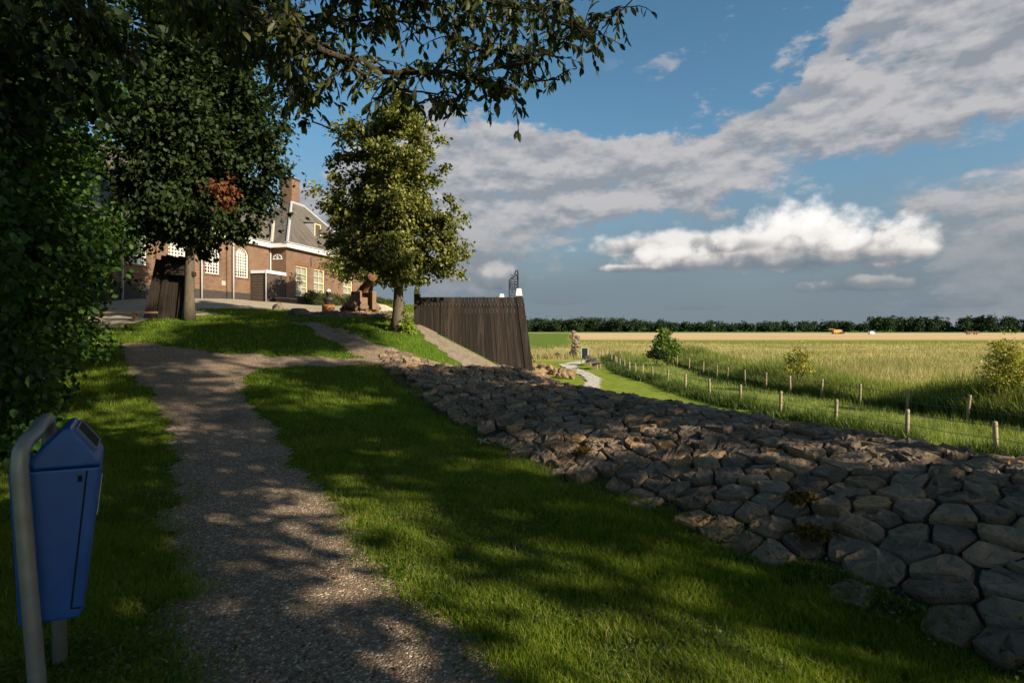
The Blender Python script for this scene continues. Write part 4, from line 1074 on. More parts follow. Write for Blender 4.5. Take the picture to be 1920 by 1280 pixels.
def cannon_mound():
    cx, cy = -6.0, 21.0
    root = empty('stone_mound', (cx, cy, hz(cx, cy)), 0, 'low mound of broken basalt blocks under the cannon', 'stone mound'); rs = np.random.default_rng(5); org = Vector(root.location)
    pts = []
    for s in np.arange(.0, 1.2, .17):
        a = rs.uniform(0, .2)
        while a < 4.6: pts.append((a, s + rs.normal(0, .03))); a += rs.choice([.19, .24, .30])
    cells = voronoi_cells(pts, .25)
    def to3(a, s):
        t = a / 4.6; x = -7.75 + 4.1 * t; y = 19.9 + s * .9 + .3 * math.sin(t * 3.1) - .6 * t
        return Vector((x, y, hz(x, y) + .05 * math.sin(min(1, s / .9) * 1.57) * (.35 + .65 * math.sin(min(1, t * 1.15) * 2.9)))) - org
    for c, poly in zip(pts, cells):
        if len(poly) < 4: continue
        vs_, fs = stone_geo(poly, c, to3, Vector((0, -.45, .9)).normalized(), rs, .2, .014, .05)
        ctr = to3(*c); l = link('stone', tri_mesh('stone', [v - ctr for v in vs_], fs), M['basalt_far'] if c[0] < 2.2 or rs.random() < .4 else M['basalt'], root); l.location = ctr
    # earth heart of the mound
    b = MB(); V = []; na, ns = 14, 8
    for i in range(na):
        for j in range(ns):
            p_ = to3(4.6 * i / (na - 1), 1.2 * j / (ns - 1) - .03); V.append(p_ - Vector((0, 0, .03)))
    for i in range(na): p_ = V[i * ns + ns - 1]; V.append(Vector((p_.x, p_.y + 1.8, p_.z - .12)))
    f = [(i * ns + j, (i + 1) * ns + j, (i + 1) * ns + j + 1, i * ns + j + 1) for i in range(na - 1) for j in range(ns - 1)] + [(i * ns + ns - 1, (i + 1) * ns + ns - 1, na * ns + i + 1, na * ns + i) for i in range(na - 1)]
    link('bed', tri_mesh('bed', V, f), M['court'], root, True)
    return to3(3.4, 1.2) + org
cannon_mound()
def cannon():
    gx_, gy_ = -5.78, 21.7; gz_ = at(0, 588.5, 21.3).z
    root = empty('old_cannon', (gx_, gy_, gz_), math.atan2(-.80, .60), 'rusty old cannon on a wooden four-wheeled carriage on the mound', 'cannon')
    # local X = forward (towards the muzzle)
    for s in (-1, 1):
        y0, y1 = (.20, .32) if s > 0 else (-.32, -.20)
        prof = [(-.78, .20), (-.78, .42), (-.60, .42), (-.60, .54), (-.38, .54), (-.38, .66), (-.16, .66), (-.16, .80), (.60, .86), (.66, .20)]
        MB().prism(prof, y0, y1, 'y').build('cheek', M['carriage'], root, bevel=.015)
        MB().box(.60, .70, y0 - .02 * s, y1 + .02 * s, .16, .84).build('cheek_end', M['carriage'], root, bevel=.012)
    MB().box(-.6, .5, -.198, .198, .24, .32).build('bed_plank', M['carriage'], root); MB().box(.35, .45, -.198, .198, .33, .62).build('transom', M['carriage'], root)
    for x, r_ in ((-.55, .19), (.45, .22)):
        MB().tube([(x, -.52, r_), (x, .52, r_)], .055, 8).build('axle', M['carriage'], root)
        for s in (-1, 1):
            w = MB().lathe([(.0, 0), (r_ * .95, .0), (r_, .015), (r_, .10), (r_ * .95, .115), (.07, .115), (.06, .16), (0, .16)], 18, (x, s * .36, r_), (0, s, 0)).build('wheel', M['carriage'], root); 
            MB().lathe([(r_ * .70, .116), (r_ * .74, .126), (r_ * .78, .116)], 16, (x, s * .36, r_), (0, s, 0)).build('tyre', M['rust'], w)
    el = math.radians(26); ax = Vector((math.cos(el), 0, math.sin(el))); o = Vector((.02, 0, .80))
    prof = [(.0, -1.02), (.06, -1.0), (.07, -.93), (.04, -.88), (.05, -.84), (.17, -.80), (.215, -.74), (.215, -.68), (.195, -.66), (.19, -.25), (.20, -.24), (.20, -.19), (.175, -.18), (.165, .3), (.175, .31), (.175, .35), (.155, .36), (.135, .98), (.15, 1.0), (.15, 1.03), (.135, 1.04), (.16, 1.14), (.175, 1.20), (.165, 1.24), (.085, 1.242), (.08, 1.0), (.0, .99)]
    MB().lathe(prof, 22, o, ax).build('barrel', M['rust'], root, True)
    MB().lathe([(.0, 1.0), (.079, 1.001), (.079, 1.235)], 14, o, ax).build('bore', M['black'], root)
    MB().tube([o + Vector((0, -.36, -.0)), o + Vector((0, .36, 0))], .06, 10).build('trunnion', M['rust'], root)
    MB().box(-.75, -.35, -.10, .10, .40, .50).build('quoin', M['carriage'], root)
cannon()
def bust():
    c = gp(617, 588); x, y = c.x, c.y - .1; z = at(0, 587, y).z
    root = empty('bust_plinth', (x, y, z), .35, 'rust-brown steel box plinth beside the clipped hedge', 'plinth')
    MB().box(-.22, .22, -.22, .22, -.4, .31).build('box', M['corten'], root, bevel=.006)
    b = empty('bronze_bust', (x, y, z + .312), .2, 'dark bronze bust with white-topped head on the steel plinth', 'bust')
    MB().lathe([(.0, 0), (.12, 0), (.11, .04), (.14, .12), (.19, .20), (.185, .25), (.11, .30), (.062, .32), (.055, .38)], 18).build('torso', M['bronze'], b, True).scale = (1.1, .65, 1)
    hd = D.meshes.new('head'); bm = bmesh.new(); bmesh.ops.create_uvsphere(bm, u_segments=18, v_segments=12, radius=.1)
    for v in bm.verts:
        v.co.z *= 1.25; v.co.x *= .85
        if v.co.y < -.05 and abs(v.co.x) < .025 and -.04 < v.co.z < .02: v.co.y -= .025
        if v.co.z < -.06: v.co.x *= .8
    bm.to_mesh(hd); bm.free(); h = link('head', hd, M['bronze'], b, True); h.location = (0, -.01, .45)
    MB().lathe([(.098, .03), (.100, .045), (.09, .075), (.065, .105), (.03, .125), (0, .13)], 16, (0, -.01, .465)).build('white_top', M['white'], b, True)  # white shell over the top of the head
bust()
p = gp(722, 584); r = empty('stone_slab', p, .3, 'pale weathered stone slab lying right of the cannon', 'slab')
MB().hexa([(-.45, -.2, -.1), (.45, -.2, -.1), (.5, .2, -.1), (-.4, .2, -.1)], [(-.35, -.15, .32), (.0, -.18, .26), (.38, .15, .10), (-.32, .18, .30)]).build('slab', M['stone'], r, bevel=.02)

# ---------------------------------------------------------------- ancient timber beside the dark tree
def old_timber():
    b = gp(312, 601); y = b.y + .4; base = Vector(((312 - 960) / FPX * y, y, hz((312 - 960) / FPX * y, y) - .05))
    root = empty('ancient_rudder', base, 0, 'huge dark weathered timber slab standing behind the tree trunk', 'timber relic')
    k = y / FPX
    xs = [(272, 296), (285, 306), (298, 316), (311, 326), (324, 337), (336, 348)]
    tops = [486, 479, 478, 481, 480, 484]
    for i, (a, t) in enumerate(xs):
        a1, t1 = (xs[i + 1] if i < 5 else (349, 358)); zt = EYE + (HOR - tops[i]) * k - base.z; X = lambda p_: (p_ - 960) * k - base.x; dy = rng.normal(0, .025)
        MB().hexa([(X(a) + .004, dy - .16, -.1), (X(a1) - .004, dy - .16, -.1), (X(a1) - .004, .16, -.1), (X(a) + .004, .16, -.1)],
                  [(X(t) + .004, dy - .12, zt), (X(t1) - .004, dy - .12, zt - .03), (X(t1) - .004, .12, zt - .05), (X(t) + .004, .12, zt)]).build('timber', M['oldwood'], root, bevel=.02)
    for py, x0, x1 in ((500, 318, 368), (511, 320, 374)):
        z = EYE + (HOR - py) * k - base.z
        MB().hexa([((x0 - 960) * k - base.x, -.34, z - .09), ((x1 - 960) * k - base.x, -.34, z - .16), ((x1 - 960) * k - base.x, -.18, z - .16), ((x0 - 960) * k - base.x, -.18, z - .09)],
                  [((x0 - 960) * k - base.x, -.34, z + .07), ((x1 - 960) * k - base.x, -.34, z - .0), ((x1 - 960) * k - base.x, -.18, z), ((x0 - 960) * k - base.x, -.18, z + .07)]).build('cross_beam', M['oldwood'], root, bevel=.015)
old_timber()
p = gp(251, 603); r = empty('wooden_rail', p, 0, 'low brown timber rail on posts at the courtyard edge', 'rail')
for dx in (0.02, -1.1): MB().box(dx - .045, dx + .045, -.045, .045, -.2, .26).build('post', M['postbrown'] if 'postbrown' in M else M['carriage'], r)
MB().box(-1.3, .75, -.055, .055, .262, .33).build('beam', M['carriage'], r)
p = gp(758, 685); r = empty('stump_marker', p, 0, 'short dark pointed stub at the end of the gravel path', 'marker')
MB().hexa([(-.06, -.05, -.1), (.06, -.05, -.1), (.06, .05, -.1), (-.06, .05, -.1)], [(-.03, -.03, .15), (.04, -.03, .10), (.04, .03, .11), (-.02, .03, .19)]).build('stub', M['oldwood'], r)

# ---------------------------------------------------------------- blue litter bin
def mat_blue():
    m_, t, o = new_mat('blue plastic'); co = objco(); n = noise(co, 7, 6, .6); f = noise(co, 60, 4, .6)
    col = mixc(lmap(n, .35, .7), (.001, .058, .25), (.003, .085, .33)); col = mixc(sstep(f, .62, .72) * .25, col, (.07, .10, .13))
    principled(t, o, col, lmap(n, .3, .7, .30, .5), f, .06, .003, spec=.5); return m_
M['blue'] = mat_blue()
def litter_bin():
    P0 = Vector((-1.95, 2.40)); a = Vector((.83, .557)).normalized(); e = Vector((-.557, .83)).normalized()
    def near(px, py):
        k = (px - 960) / FPX; s = (P0.y * k - P0.x) / (a.x - a.y * k); y = P0.y + a.y * s
        return s, EYE - (py - HOR) / FPX * y
    gzz = hz(-2.1, 2.6)
    root = empty('litter_bin', (P0.x, P0.y, gzz), math.atan2(a.y, a.x), 'blue plastic litter bin on a grey steel tube frame', 'litter bin')
    W = .40
    def L(px, py): s, z = near(px, py); return (s, z - gzz)
    bodyp = [L(14, 886), L(60, 884), L(189, 874), L(155, 1146), L(146, 1158), L(34, 1176)]
    m = MB(); n = len(bodyp)
    m.prism(bodyp, .0, W, 'y'); m.build('container', M['blue'], root, bevel=.012)
    hood = [L(52, 868), L(60, 883), L(190, 872), L(187, 862), L(130, 803), L(118, 806)]
    hd = MB().prism(hood, .004, W - .004, 'y').build('hood', M['blue'], root, bevel=.014)
    # slanted opening in the hood
    A_, B_ = Vector(L(187, 862)), Vector(L(130, 803)); d = (B_ - A_); nn_ = Vector((-d.y, d.x)).normalized() * (-1)
    if nn_.y < 0: nn_ = -nn_
    def q(t, off): v = A_ + d * t + nn_ * off; return v
    for t0, t1, y0, y1, off, nm, mt in ((.22, .86, .085, W - .055, .010, 'opening', M['black']),):
        c = [q(t0, .001), q(t1, .001), q(t1, off), q(t0, off)]; MB().prism([(v.x, v.y) for v in c], y0, y1, 'y').build(nm, mt, hd)
    for t0, t1, y0, y1 in ((.19, .22, .07, W - .04), (.86, .89, .07, W - .04), (.22, .86, .07, .085), (.22, .86, W - .055, W - .04)):
        c = [q(t0, .0), q(t1, .0), q(t1, .014), q(t0, .014)]; MB().prism([(v.x, v.y) for v in c], y0, y1, 'y').build('opening_rim', M['bluelight'], hd)
    # seams on the near side, latch
    def sm(p0, p1): a0, a1 = L(*p0), L(*p1); MB().tube([(a0[0], -.001, a0[1]), (a1[0], -.001, a1[1])], .0035, 5).build('seam', M['black'], root)
    sm((163, 882), (133, 1140)); sm((133, 1140), (152, 1138))
    l0 = L(150, 896); MB().box(l0[0] - .008, l0[0] + .008, -.006, .0, l0[1] - .014, l0[1] + .012).build('lock', M['black'], root)
    # pale lettering running up the front
    fa, fb = Vector(L(187, 905)), Vector(L(177, 985)); 
    rs = np.random.default_rng(2); dd = fb - fa; fn = Vector((dd.y * -1, dd.x)).normalized(); fn = fn if fn.x > 0 else -fn
    for i in range(9):
        t = i / 9; p_ = fa + dd * t + fn * .001; p2 = fa + dd * (t + .07) + fn * .001
        MB().hexa([(p2.x, .15, p2.y), (p2.x + .003, .15, p2.y), (p2.x + .003, .15 + rs.uniform(.04, .09), p2.y), (p2.x, .15 + .05, p2.y)], [(p_.x, .15, p_.y), (p_.x + .003, .15, p_.y), (p_.x + .003, .15 + rs.uniform(.04, .09), p_.y), (p_.x, .2, p_.y)]).build('letter', M['white'], root)
    # tube frame: near upright, bend over the back, far upright
    def frame_pt(px, py, off): s, z = near(px, py); return Vector((s, off, z - gzz))
    pts = [frame_pt(84, 1420, -.06), frame_pt(74, 1270, -.06), frame_pt(55, 1050, -.06), frame_pt(41, 872, -.06), frame_pt(43, 842, -.055), frame_pt(52, 824, -.03), frame_pt(64, 814, .02)]
    s0, z0 = pts[-1].x, pts[-1].z
    pts += [Vector((s0 + .0, .20, z0 + .012)), Vector((s0 + .005, W - .03, z0 + .012)), Vector((s0 + .005, W + .04, z0 - .02)), Vector((s0 + .005, W + .07, z0 - .09)), Vector((s0 + .04, W + .07, .5)), Vector((s0 + .05, W + .07, -.15))]
    MB().tube(pts, .0305, 14).build('tube_frame', M['galv'], root, True)
M['bluelight'] = mat_flat('worn blue rim', (.09, .16, .26), .4)
litter_bin()

# ---------------------------------------------------------------- below the dyke
def rubble():
    c = gz(1040, 698, LOW); root = empty('rubble_heap', (c.x, c.y, LOW), 0, 'heap of ochre quarry stones at the foot of the plank screen', 'rubble heap')
    rs = np.random.default_rng(9); x0 = gz(1000, 690, LOW)
    for i in range(95):
        t = rs.random(); px = 985 + 95 * t; top = 676 + 30 * max(0, (t - .2) / .8); py = top + (712 - top) * rs.random() ** .8
        y = rs.uniform(44, 52); p_ = at(px, py, y); p_.z = max(p_.z, LOW + .1); s = rs.uniform(.20, .48)
        o = link('rock', rock_geo(s, s * .9, s * .7, 100 + i, 0), M['rubble'], root); o.location = p_ - Vector(root.location); o.rotation_euler = (0, 0, rs.uniform(0, 6))
    # earth core so that no stone floats
    V = []; F_ = []
    for i in range(14):
        t = i / 13; px = 985 + 100 * t; top = 680 + 36 * max(0, (t - .1) / .9)
        a = at(px, top, 49); a.z = max(a.z - .25, LOW - .2); V += [Vector((a.x, 43, LOW - .1)), a, Vector((a.x, 56, LOW - .1))]
    for i in range(13): F_ += [(3 * i, 3 * i + 3, 3 * i + 4, 3 * i + 1), (3 * i + 1, 3 * i + 4, 3 * i + 5, 3 * i + 2)]
    link('core', tri_mesh('core', [v - Vector(root.location) for v in V], F_), M['rubble'], root, True)
rubble()
def row_stones():
    # a few sunlit ochre blocks just over the crest, before the screen
    root = empty('crest_rubble', (.1, 16.6, hz(.1, 16.6)), 0, 'row of ochre blocks right at the screen foot on the crest', 'rubble row'); rs = np.random.default_rng(3)
    for i in range(13):
        px = 955 + 5.2 * i; p_ = at(px, rs.uniform(694, 702), 16.6 + rs.uniform(-.3, .3)); s = rs.uniform(.09, .17)
        o = link('rock', rock_geo(s, s, s * .8, 300 + i, 1), M['rubble'], root); o.location = p_ - Vector(root.location)
    V = []
    for i in range(9):
        q_ = at(945 + 9.5 * i, 703, 16.7); V += [q_, Vector((q_.x, q_.y, hz(q_.x, q_.y) - .2))]
    link('core', tri_mesh('core', [v - Vector(root.location) for v in V], [(2 * i, 2 * i + 1, 2 * i + 3, 2 * i + 2) for i in range(8)]), M['rubble'], root)
row_stones()
M['slate_blue'] = mat_noise('bench plank', (.022, .024, .03), (.045, .048, .056), 8, .5, .3, stretch=(4, 1, 1))
M['signblack'] = mat_flat('dark panel', (.012, .014, .016), .35)
def bench(px, py, label):
    p_ = gz(px, py, LOW); root = empty('park_bench', (p_.x, p_.y, hz(p_.x, p_.y)), math.radians(70), label, 'bench', 'benches by the lower path')
    for s in (-1, 1):
        MB().box(s * .62 - .09, s * .62 + .09, -.18, .18, -.15, .44).build('leg', M['postwood'], root)
        MB().hexa([(s * .62 - .05, .16, .3), (s * .62 + .05, .16, .3), (s * .62 + .05, .24, .3), (s * .62 - .05, .24, .3)], [(s * .62 - .05, .30, .86), (s * .62 + .05, .30, .86), (s * .62 + .05, .36, .86), (s * .62 - .05, .36, .86)]).build('back_post', M['postwood'], root)
    for j in range(3): MB().box(-.95, .95, -.24 + .16 * j, -.10 + .16 * j, .442, .50).build('seat_plank', M['slate_blue'], root)
    root.scale = (1.25, 1.25, 1.2)
    for j in range(2): MB().box(-.95, .95, .20 + .05 * j, .25 + .05 * j, .58 + .16 * j, .71 + .16 * j).build('back_plank', M['slate_blue'], root)
bench(1119, 692, 'nearest dark bench on pale legs beside the lower path')
bench(1107, 685, 'bench just behind the nearest one, below the sign board')
def sign():
    p_ = gz(1098, 684, LOW); p_.x -= .1; root = empty('sign_board', (p_.x, p_.y, hz(p_.x, p_.y)), .1, 'dark information board on grey posts by the lower path', 'sign')
    for s in (-1, 1): MB().box(s * .36 - .035, s * .36 + .035, -.03, .03, -.2, 1.85).build('post', M['lead'], root)
    MB().box(-.32, .32, -.025, .025, .72, 1.82).build('panel', M['signblack'], root, bevel=.008); MB().box(-.36, .36, -.035, .035, 1.822, 1.88).build('top_rail', M['lead'], root)
sign()
def sculpture():
    p_ = gz(1078, 667, LOW); root = empty('stone_sculpture', (p_.x, p_.y, hz(p_.x, p_.y)), 0, 'tall sculpture of stacked brown boulders on the lower lawn', 'sculpture')
    rs = np.random.default_rng(12)
    lay = [(-.25, .45, .22), (.25, .45, .22), (-.25, .95, .33), (.28, .95, .36), (.0, 1.35, .42), (.35, 1.45, .36), (-.32, 1.5, .30), (.1, 1.85, .42), (.42, 1.95, .34), (-.25, 2.0, .26), (.15, 2.3, .40), (.45, 2.45, .30), (-.3, 2.45, .25), (.25, 2.7, .36), (-.42, 2.75, .24), (.55, 2.75, .22), (-.22, 3.05, .26), (-.28, 3.45, .33), (-.02, 3.4, .22)]
    for i, (x, z, r_) in enumerate(lay):
        o = link('boulder', rock_geo(r_ * 1.1, r_, r_ * .85, 400 + i, 1), M['boulder'] if i % 3 else M['rubble'], root); o.location = (x, rs.normal(0, .08), z); o.rotation_euler = (0, 0, rs.uniform(0, 6))
    for s in (-1, 1): MB().tube([(s * .5, 0, -.1), (s * .45, 0, .35), (s * .1, 0, .55)], .05, 6).build('iron_leg', M['rust'], root)
    MB().lathe([(.25, -.05), (.34, 0), (.25, .05)], 12, (-.5, -.2, 2.75), (0, 1, 0)).build('ring', M['rust'], root)
    for i in range(3): MB().box(-.05, .72, -.12, .0, 1.0 + i * .75, 1.12 + i * .75).build('brick_course', M['brick'], root)
sculpture()
def anchor():
    p_ = gz(1046, 672, LOW); root = empty('anchor_relic', (p_.x, p_.y, hz(p_.x, p_.y)), .1, 'old dark iron wreck piece on a pale gravel bed', 'relic')
    bed = [(2.3 * math.cos(t), 1.5 * math.sin(t)) for t in np.linspace(0, 6.0, 18)]; MB().prism(bed, -.05, .07, 'z').build('gravel_bed', M['gravel_pale'], root)
    MB().tube([(-2.6, 0, .30), (-1, 0, .28), (1.2, 0, .30), (2.2, 0, .45)], [.10, .16, .18, .2], 8).build('shaft', M['rust'], root)
    MB().lathe([(.1, -.3), (.5, -.25), (.55, 0), (.5, .25), (.1, .3)], 12, (2.0, 0, .55), (0, 1, 0)).build('drum', M['oldwood'], root); MB().lathe([(.1, -.2), (.3, -.15), (.3, .15), (.1, .2)], 10, (-.1, 0, .45), (0, 1, 0)).build('hub', M['oldwood'], root)
    MB().tube([(-2.4, -.1, .1), (-2.6, .4, .5)], .08, 6).build('fluke', M['rust'], root)
anchor()

# ---------------------------------------------------------------- fences
f1 = [(1868, 790), (1700, 767), (1566, 748), (1463, 733), (1388, 721), (1331, 710), (1285, 701), (1251, 693), (1224, 687), (1205, 683.5), (1192, 681), (1180, 678), (1171, 675), (1163, 672), (1157, 669), (1153, 666), (1150, 663), (1147, 660), (1144, 657)]
f2 = [(1812, 740), (1701, 729), (1612, 719), (1540, 710), (1482, 704), (1436, 698), (1397, 693), (1364, 688), (1344, 685), (1318, 678), (1292, 671), (1269, 666), (1262, 664)]
f3 = [(1023, 655), (1054, 655), (1063, 655), (1093, 655), (1108, 656), (1128, 656), (1163, 654), (1197, 654)]
ordinal = ['first', 'second', 'third', 'fourth', 'fifth', 'sixth', 'seventh', 'eighth', 'ninth', 'tenth', 'eleventh', 'twelfth', 'thirteenth', 'fourteenth', 'fifteenth', 'sixteenth', 'seventeenth', 'eighteenth', 'nineteenth']
def fence(tops, label, group, hgt=1.12, r=.06, base=LOW):
    P = [gz(px, py, base + hgt) for px, py in tops]; rs = np.random.default_rng(len(tops)); me = None
    for i, p_ in enumerate(P):
        lx, ly = rs.normal(0, .035, 2)
        m = MB().tube([(0, 0, -.4), (lx * .5, ly * .5, .5), (lx, ly, hgt - .03), (lx, ly, hgt)], [r * 1.04, r, r * .97, r * .8], 9)
        o = m.build('fence_post', M['postwood'], None, True); o.location = (p_.x, p_.y, base)
        tag(o, label % ordinal[i], 'fence post', group)
    return P
P1 = fence(f1, '%s wooden post of the near pasture fence, counted from the right', 'posts of the near pasture fence', r=.068)
P2 = fence(f2, '%s post of the fence along the reeds, counted from the right', 'posts of the fence along the reeds', r=.06)
P3 = fence(f3, '%s thin post of the far fence, counted from the plank screen', 'posts of the far fence', hgt=1.2, r=.05)
def wires(P, label, hs):
    r = empty('fence_wire', (P[0].x, P[0].y, LOW), 0, label, 'wire'); org = Vector(r.location)
    for h in hs:
        pts = []
        for a, b in zip(P[:-1], P[1:]):
            for t in (0, .5): q_ = a.lerp(b, t); pts.append(Vector((q_.x, q_.y - .06, LOW + h - (.05 if t else 0))) - org)
        MB().tube(pts, .009, 4).build('wire', M['wire'], r)
wires([P1[0] + (P1[0] - P1[1])] + P1, 'thin wires strung along the near pasture fence', (1.0, .62))
wires([P2[0] + (P2[0] - P2[1])] + P2, 'thin wires strung along the reed fence', (.95, .55))

# ---------------------------------------------------------------- bushes
def bush(name, label, blobs, ncl, per, sig, size, mat, cat='bush', stems=4):
    x = np.mean([b[0] for b in blobs]); y = np.mean([b[1] for b in blobs]); z = hz(x, y)
    root = empty(name, (x, y, z), 0, label, cat)
    crown_mesh('foliage', blobs, ncl, per, sig, size, mat, root, .2, .4)
    for i in range(stems):
        b = blobs[int(rng.integers(len(blobs)))]; limb(root, [(x + rng.normal(0, .15), y, z - .1), ((x + b[0]) / 2, (y + b[1]) / 2, (z + b[2]) / 2), b[:3]], .05, .012, M['bark'], 'stem', 5)
def pb(lst, y, ry=1.0):
    return [(at(px, py, y).x, y + rng.normal(0, .2), at(px, py, y).z, r / FPX * y, r / FPX * y * ry, r / FPX * y) for px, py, r in lst]
bush('meadow_bush', 'rounded green bush standing alone at the fence corner', pb([(1244, 628, 9), (1243, 640, 13), (1250, 648, 14), (1237, 650, 13), (1262, 650, 12), (1246, 658, 15), (1270, 656, 8), (1256, 662, 12)], 60), 240, 26, .22, .26, M['leaf_bush'])
bush('yellow_shrub', 'tall yellowing shrub at the reeds by the right edge', pb([(1885, 628, 9), (1886, 645, 16), (1896, 662, 22), (1878, 672, 20), (1905, 690, 30), (1872, 700, 24), (1855, 690, 14), (1885, 720, 34), (1915, 725, 34), (1870, 740, 28), (1900, 760, 34), (1930, 700, 30)], 24), 330, 20, .14, .12, M['leaf_yellow'], stems=8)
bush('sapling', 'slender sapling among the reeds behind the fence', pb([(1500, 646, 5), (1497, 658, 8), (1505, 668, 11), (1486, 672, 11), (1498, 684, 16), (1512, 690, 12), (1478, 690, 10)], 34), 100, 14, .16, .13, M['leaf_yellow'], 'sapling', 6)
bush('fence_shrub', 'dark shrub at the foot of the lone meadow bush', pb([(1232, 662, 7), (1222, 664, 5), (1240, 666, 7)], 58), 50, 20, .2, .22, M['leaf_dark'])

# ---------------------------------------------------------------- grass
def blades(name, x, y, h, w, mat, lean=.35, two=False, z=None, label=None, cat=None):
    n = len(x); z = H(x, y) if z is None else z
    a = rng.uniform(0, 2 * math.pi, n); t = rng.uniform(0, 2 * math.pi, n); l = np.abs(rng.normal(0, lean, n)) * h
    side = np.stack([np.cos(a), np.sin(a), np.zeros(n)], 1); ln = np.stack([np.cos(t) * l, np.sin(t) * l, np.zeros(n)], 1)
    c = np.stack([x, y, z - .004], 1); up = np.array([0, 0, 1.0]); h_ = h[:, None]; w_ = w[:, None]
    if two:
        pts = [c - side * w_ * .5, c + side * w_ * .5, c + side * w_ * .42 + up * h_ * .55 + ln * .30, c - side * w_ * .42 + up * h_ * .55 + ln * .30, c + up * h_ * .97 + ln]
        V = np.stack(pts, 1).reshape(-1, 3); b = (np.arange(n) * 5)[:, None]; F_ = np.concatenate([b + np.array(q) for q in ([0, 1, 2], [0, 2, 3], [3, 2, 4])])
    else:
        pts = [c - side * w_ * .5, c + side * w_ * .5, c + up * h_ + ln]; V = np.stack(pts, 1).reshape(-1, 3); F_ = (np.arange(n) * 3)[:, None] + np.array([0, 1, 2])
    o = link(name, np_mesh(name, V, F_), mat); tag(o, label, cat, kind='stuff'); return o
PP = np.array([(p_[0], p_[1]) for p_ in path_poly])
CP = np.array([(p_[0], p_[1]) for p_ in court_poly]); SP = np.array([(p_[0], p_[1]) for p_ in strip_poly])
def lawn_ok(x, y, fr=.30):
    s = (x - Ffoot(y)) * .91
    wx = x + (vnoise(x * 1.6, y * 1.6, 5) - .5) * .24 + (vnoise(x * 6, y * 6, 7) - .5) * .12 ; wy = y + (vnoise(x * 1.6, y * 1.6, 9) - .5) * .24 + (vnoise(x * 6, y * 6, 11) - .5) * .12
    jx = wx + rng.normal(0, fr * .35, len(x)); jy = wy + rng.normal(0, fr * .35, len(x))
    ok = ((s < .06 + .16 * vnoise(x * 3, y * 3)) | ((y - .415 * s > 15.5) & (s < 5))) & ~inpoly(jx, jy, PP)
    return ok & ~inpoly(x, y, SP) & ~inpoly(x, y, CP)
def sample(n, d0, d1, half=.96, near_bias=1.0):
    """places in front of the viewpoint, thinner with distance"""
    u = rng.random(n); d = d0 * (d1 / d0) ** u; k = rng.uniform(-half, half, n); return k * d, d
x, y = sample(640000, 2.1, 10.5); ok = lawn_ok(x, y) & (x > -8.2); x, y = x[ok], y[ok]
thin = vnoise(x * 2.3, y * 2.3, 3) ; patch = vnoise(x * .8, y * .8, 13)
bare = vnoise(x * 5.5, y * 5.5, 21); keep = (bare < .80) | (rng.random(len(x)) < .25); x, y, thin, patch = x[keep], y[keep], thin[keep], patch[keep]
hh = (.024 + .034 * thin + .024 * patch) * rng.uniform(.6, 1.35, len(x)); ww = rng.uniform(.0028, .0052, len(x)) * (1 + y * .06)
nr = y < 5.5
blades('lawn_grass', x[nr], y[nr], hh[nr], ww[nr], M['blade'], .55, True, label='short green lawn grass around the gravel path', cat='grass')
blades('lawn_grass_beyond', x[~nr], y[~nr], hh[~nr], ww[~nr], M['blade'], .55, label='green lawn grass along the bank and hedge', cat='grass')
x, y = sample(200000, 10.5, 32.0, .80); ok = lawn_ok(x, y) & (y < 30.5); x, y = x[ok], y[ok]
blades('terp_grass', x, y, (.05 + .05 * vnoise(x * 2, y * 2)) * rng.uniform(.6, 1.4, len(x)), rng.uniform(.008, .016, len(x)) * (y / 12), M['blade'], .5, label='mown grass on the mound before the church', cat='grass')
# weeds creeping over the edge of the bank
a = rng.uniform(0, fl[-1], 5200); q_ = np.array([bank(t, s) for t, s in zip(a, rng.normal(.10, .10, len(a)))]); kk = vnoise(a * .9, a * 0, 30) > .45; q_ = q_[kk & (q_[:, 1] > 2)]
n = len(q_); C_ = np.stack([q_[:, 0], q_[:, 1], H(q_[:, 0], q_[:, 1]) + rng.uniform(.01, .10, n)], 1); V, F_ = leaf_geo(C_, randn3(n) + np.array([0, 0, .2]), randn3(n) * .5 + np.array([0, 0, 1]), rng.uniform(.018, .036, n), rng.uniform(.012, .024, n))
o = link('bank_weeds', np_mesh('bank_weeds', V, F_), M['blade_weed']); tag(o, 'low creeping weeds along the foot of the basalt bank', 'weeds', kind='stuff')
# clover and plantain in the lawn
x, y = sample(60000, 2.2, 9.0); ok = lawn_ok(x, y) & (vnoise(x * 1.1, y * 1.1, 50) + .35 * vnoise(x * 4, y * 4, 51) > .80); x, y = x[ok], y[ok]; n = len(x)
C_ = np.stack([x, y, H(x, y) + rng.uniform(.02, .06, n)], 1); V, F_ = leaf_geo(C_, randn3(n) * np.array([1, 1, .3]), randn3(n) * .35 + np.array([0, 0, 1]), rng.uniform(.014, .028, n), rng.uniform(.012, .022, n))
o = link('lawn_clover', np_mesh('lawn_clover', V, F_), M['blade_weed']); tag(o, 'patches of small clover leaves in the lawn', 'clover', kind='stuff')
x, y = sample(24000, 2.2, 10.0); ok = lawn_ok(x, y) & (vnoise(x * 1.4, y * 1.4, 60) > .5); x, y = x[ok], y[ok]; n = len(x)
blades('dry_grass', x, y, rng.uniform(.04, .11, n), rng.uniform(.002, .004, n) * (1 + y * .05), M['blade_gold'], .9, label='dry straw blades scattered through the lawn', cat='grass')
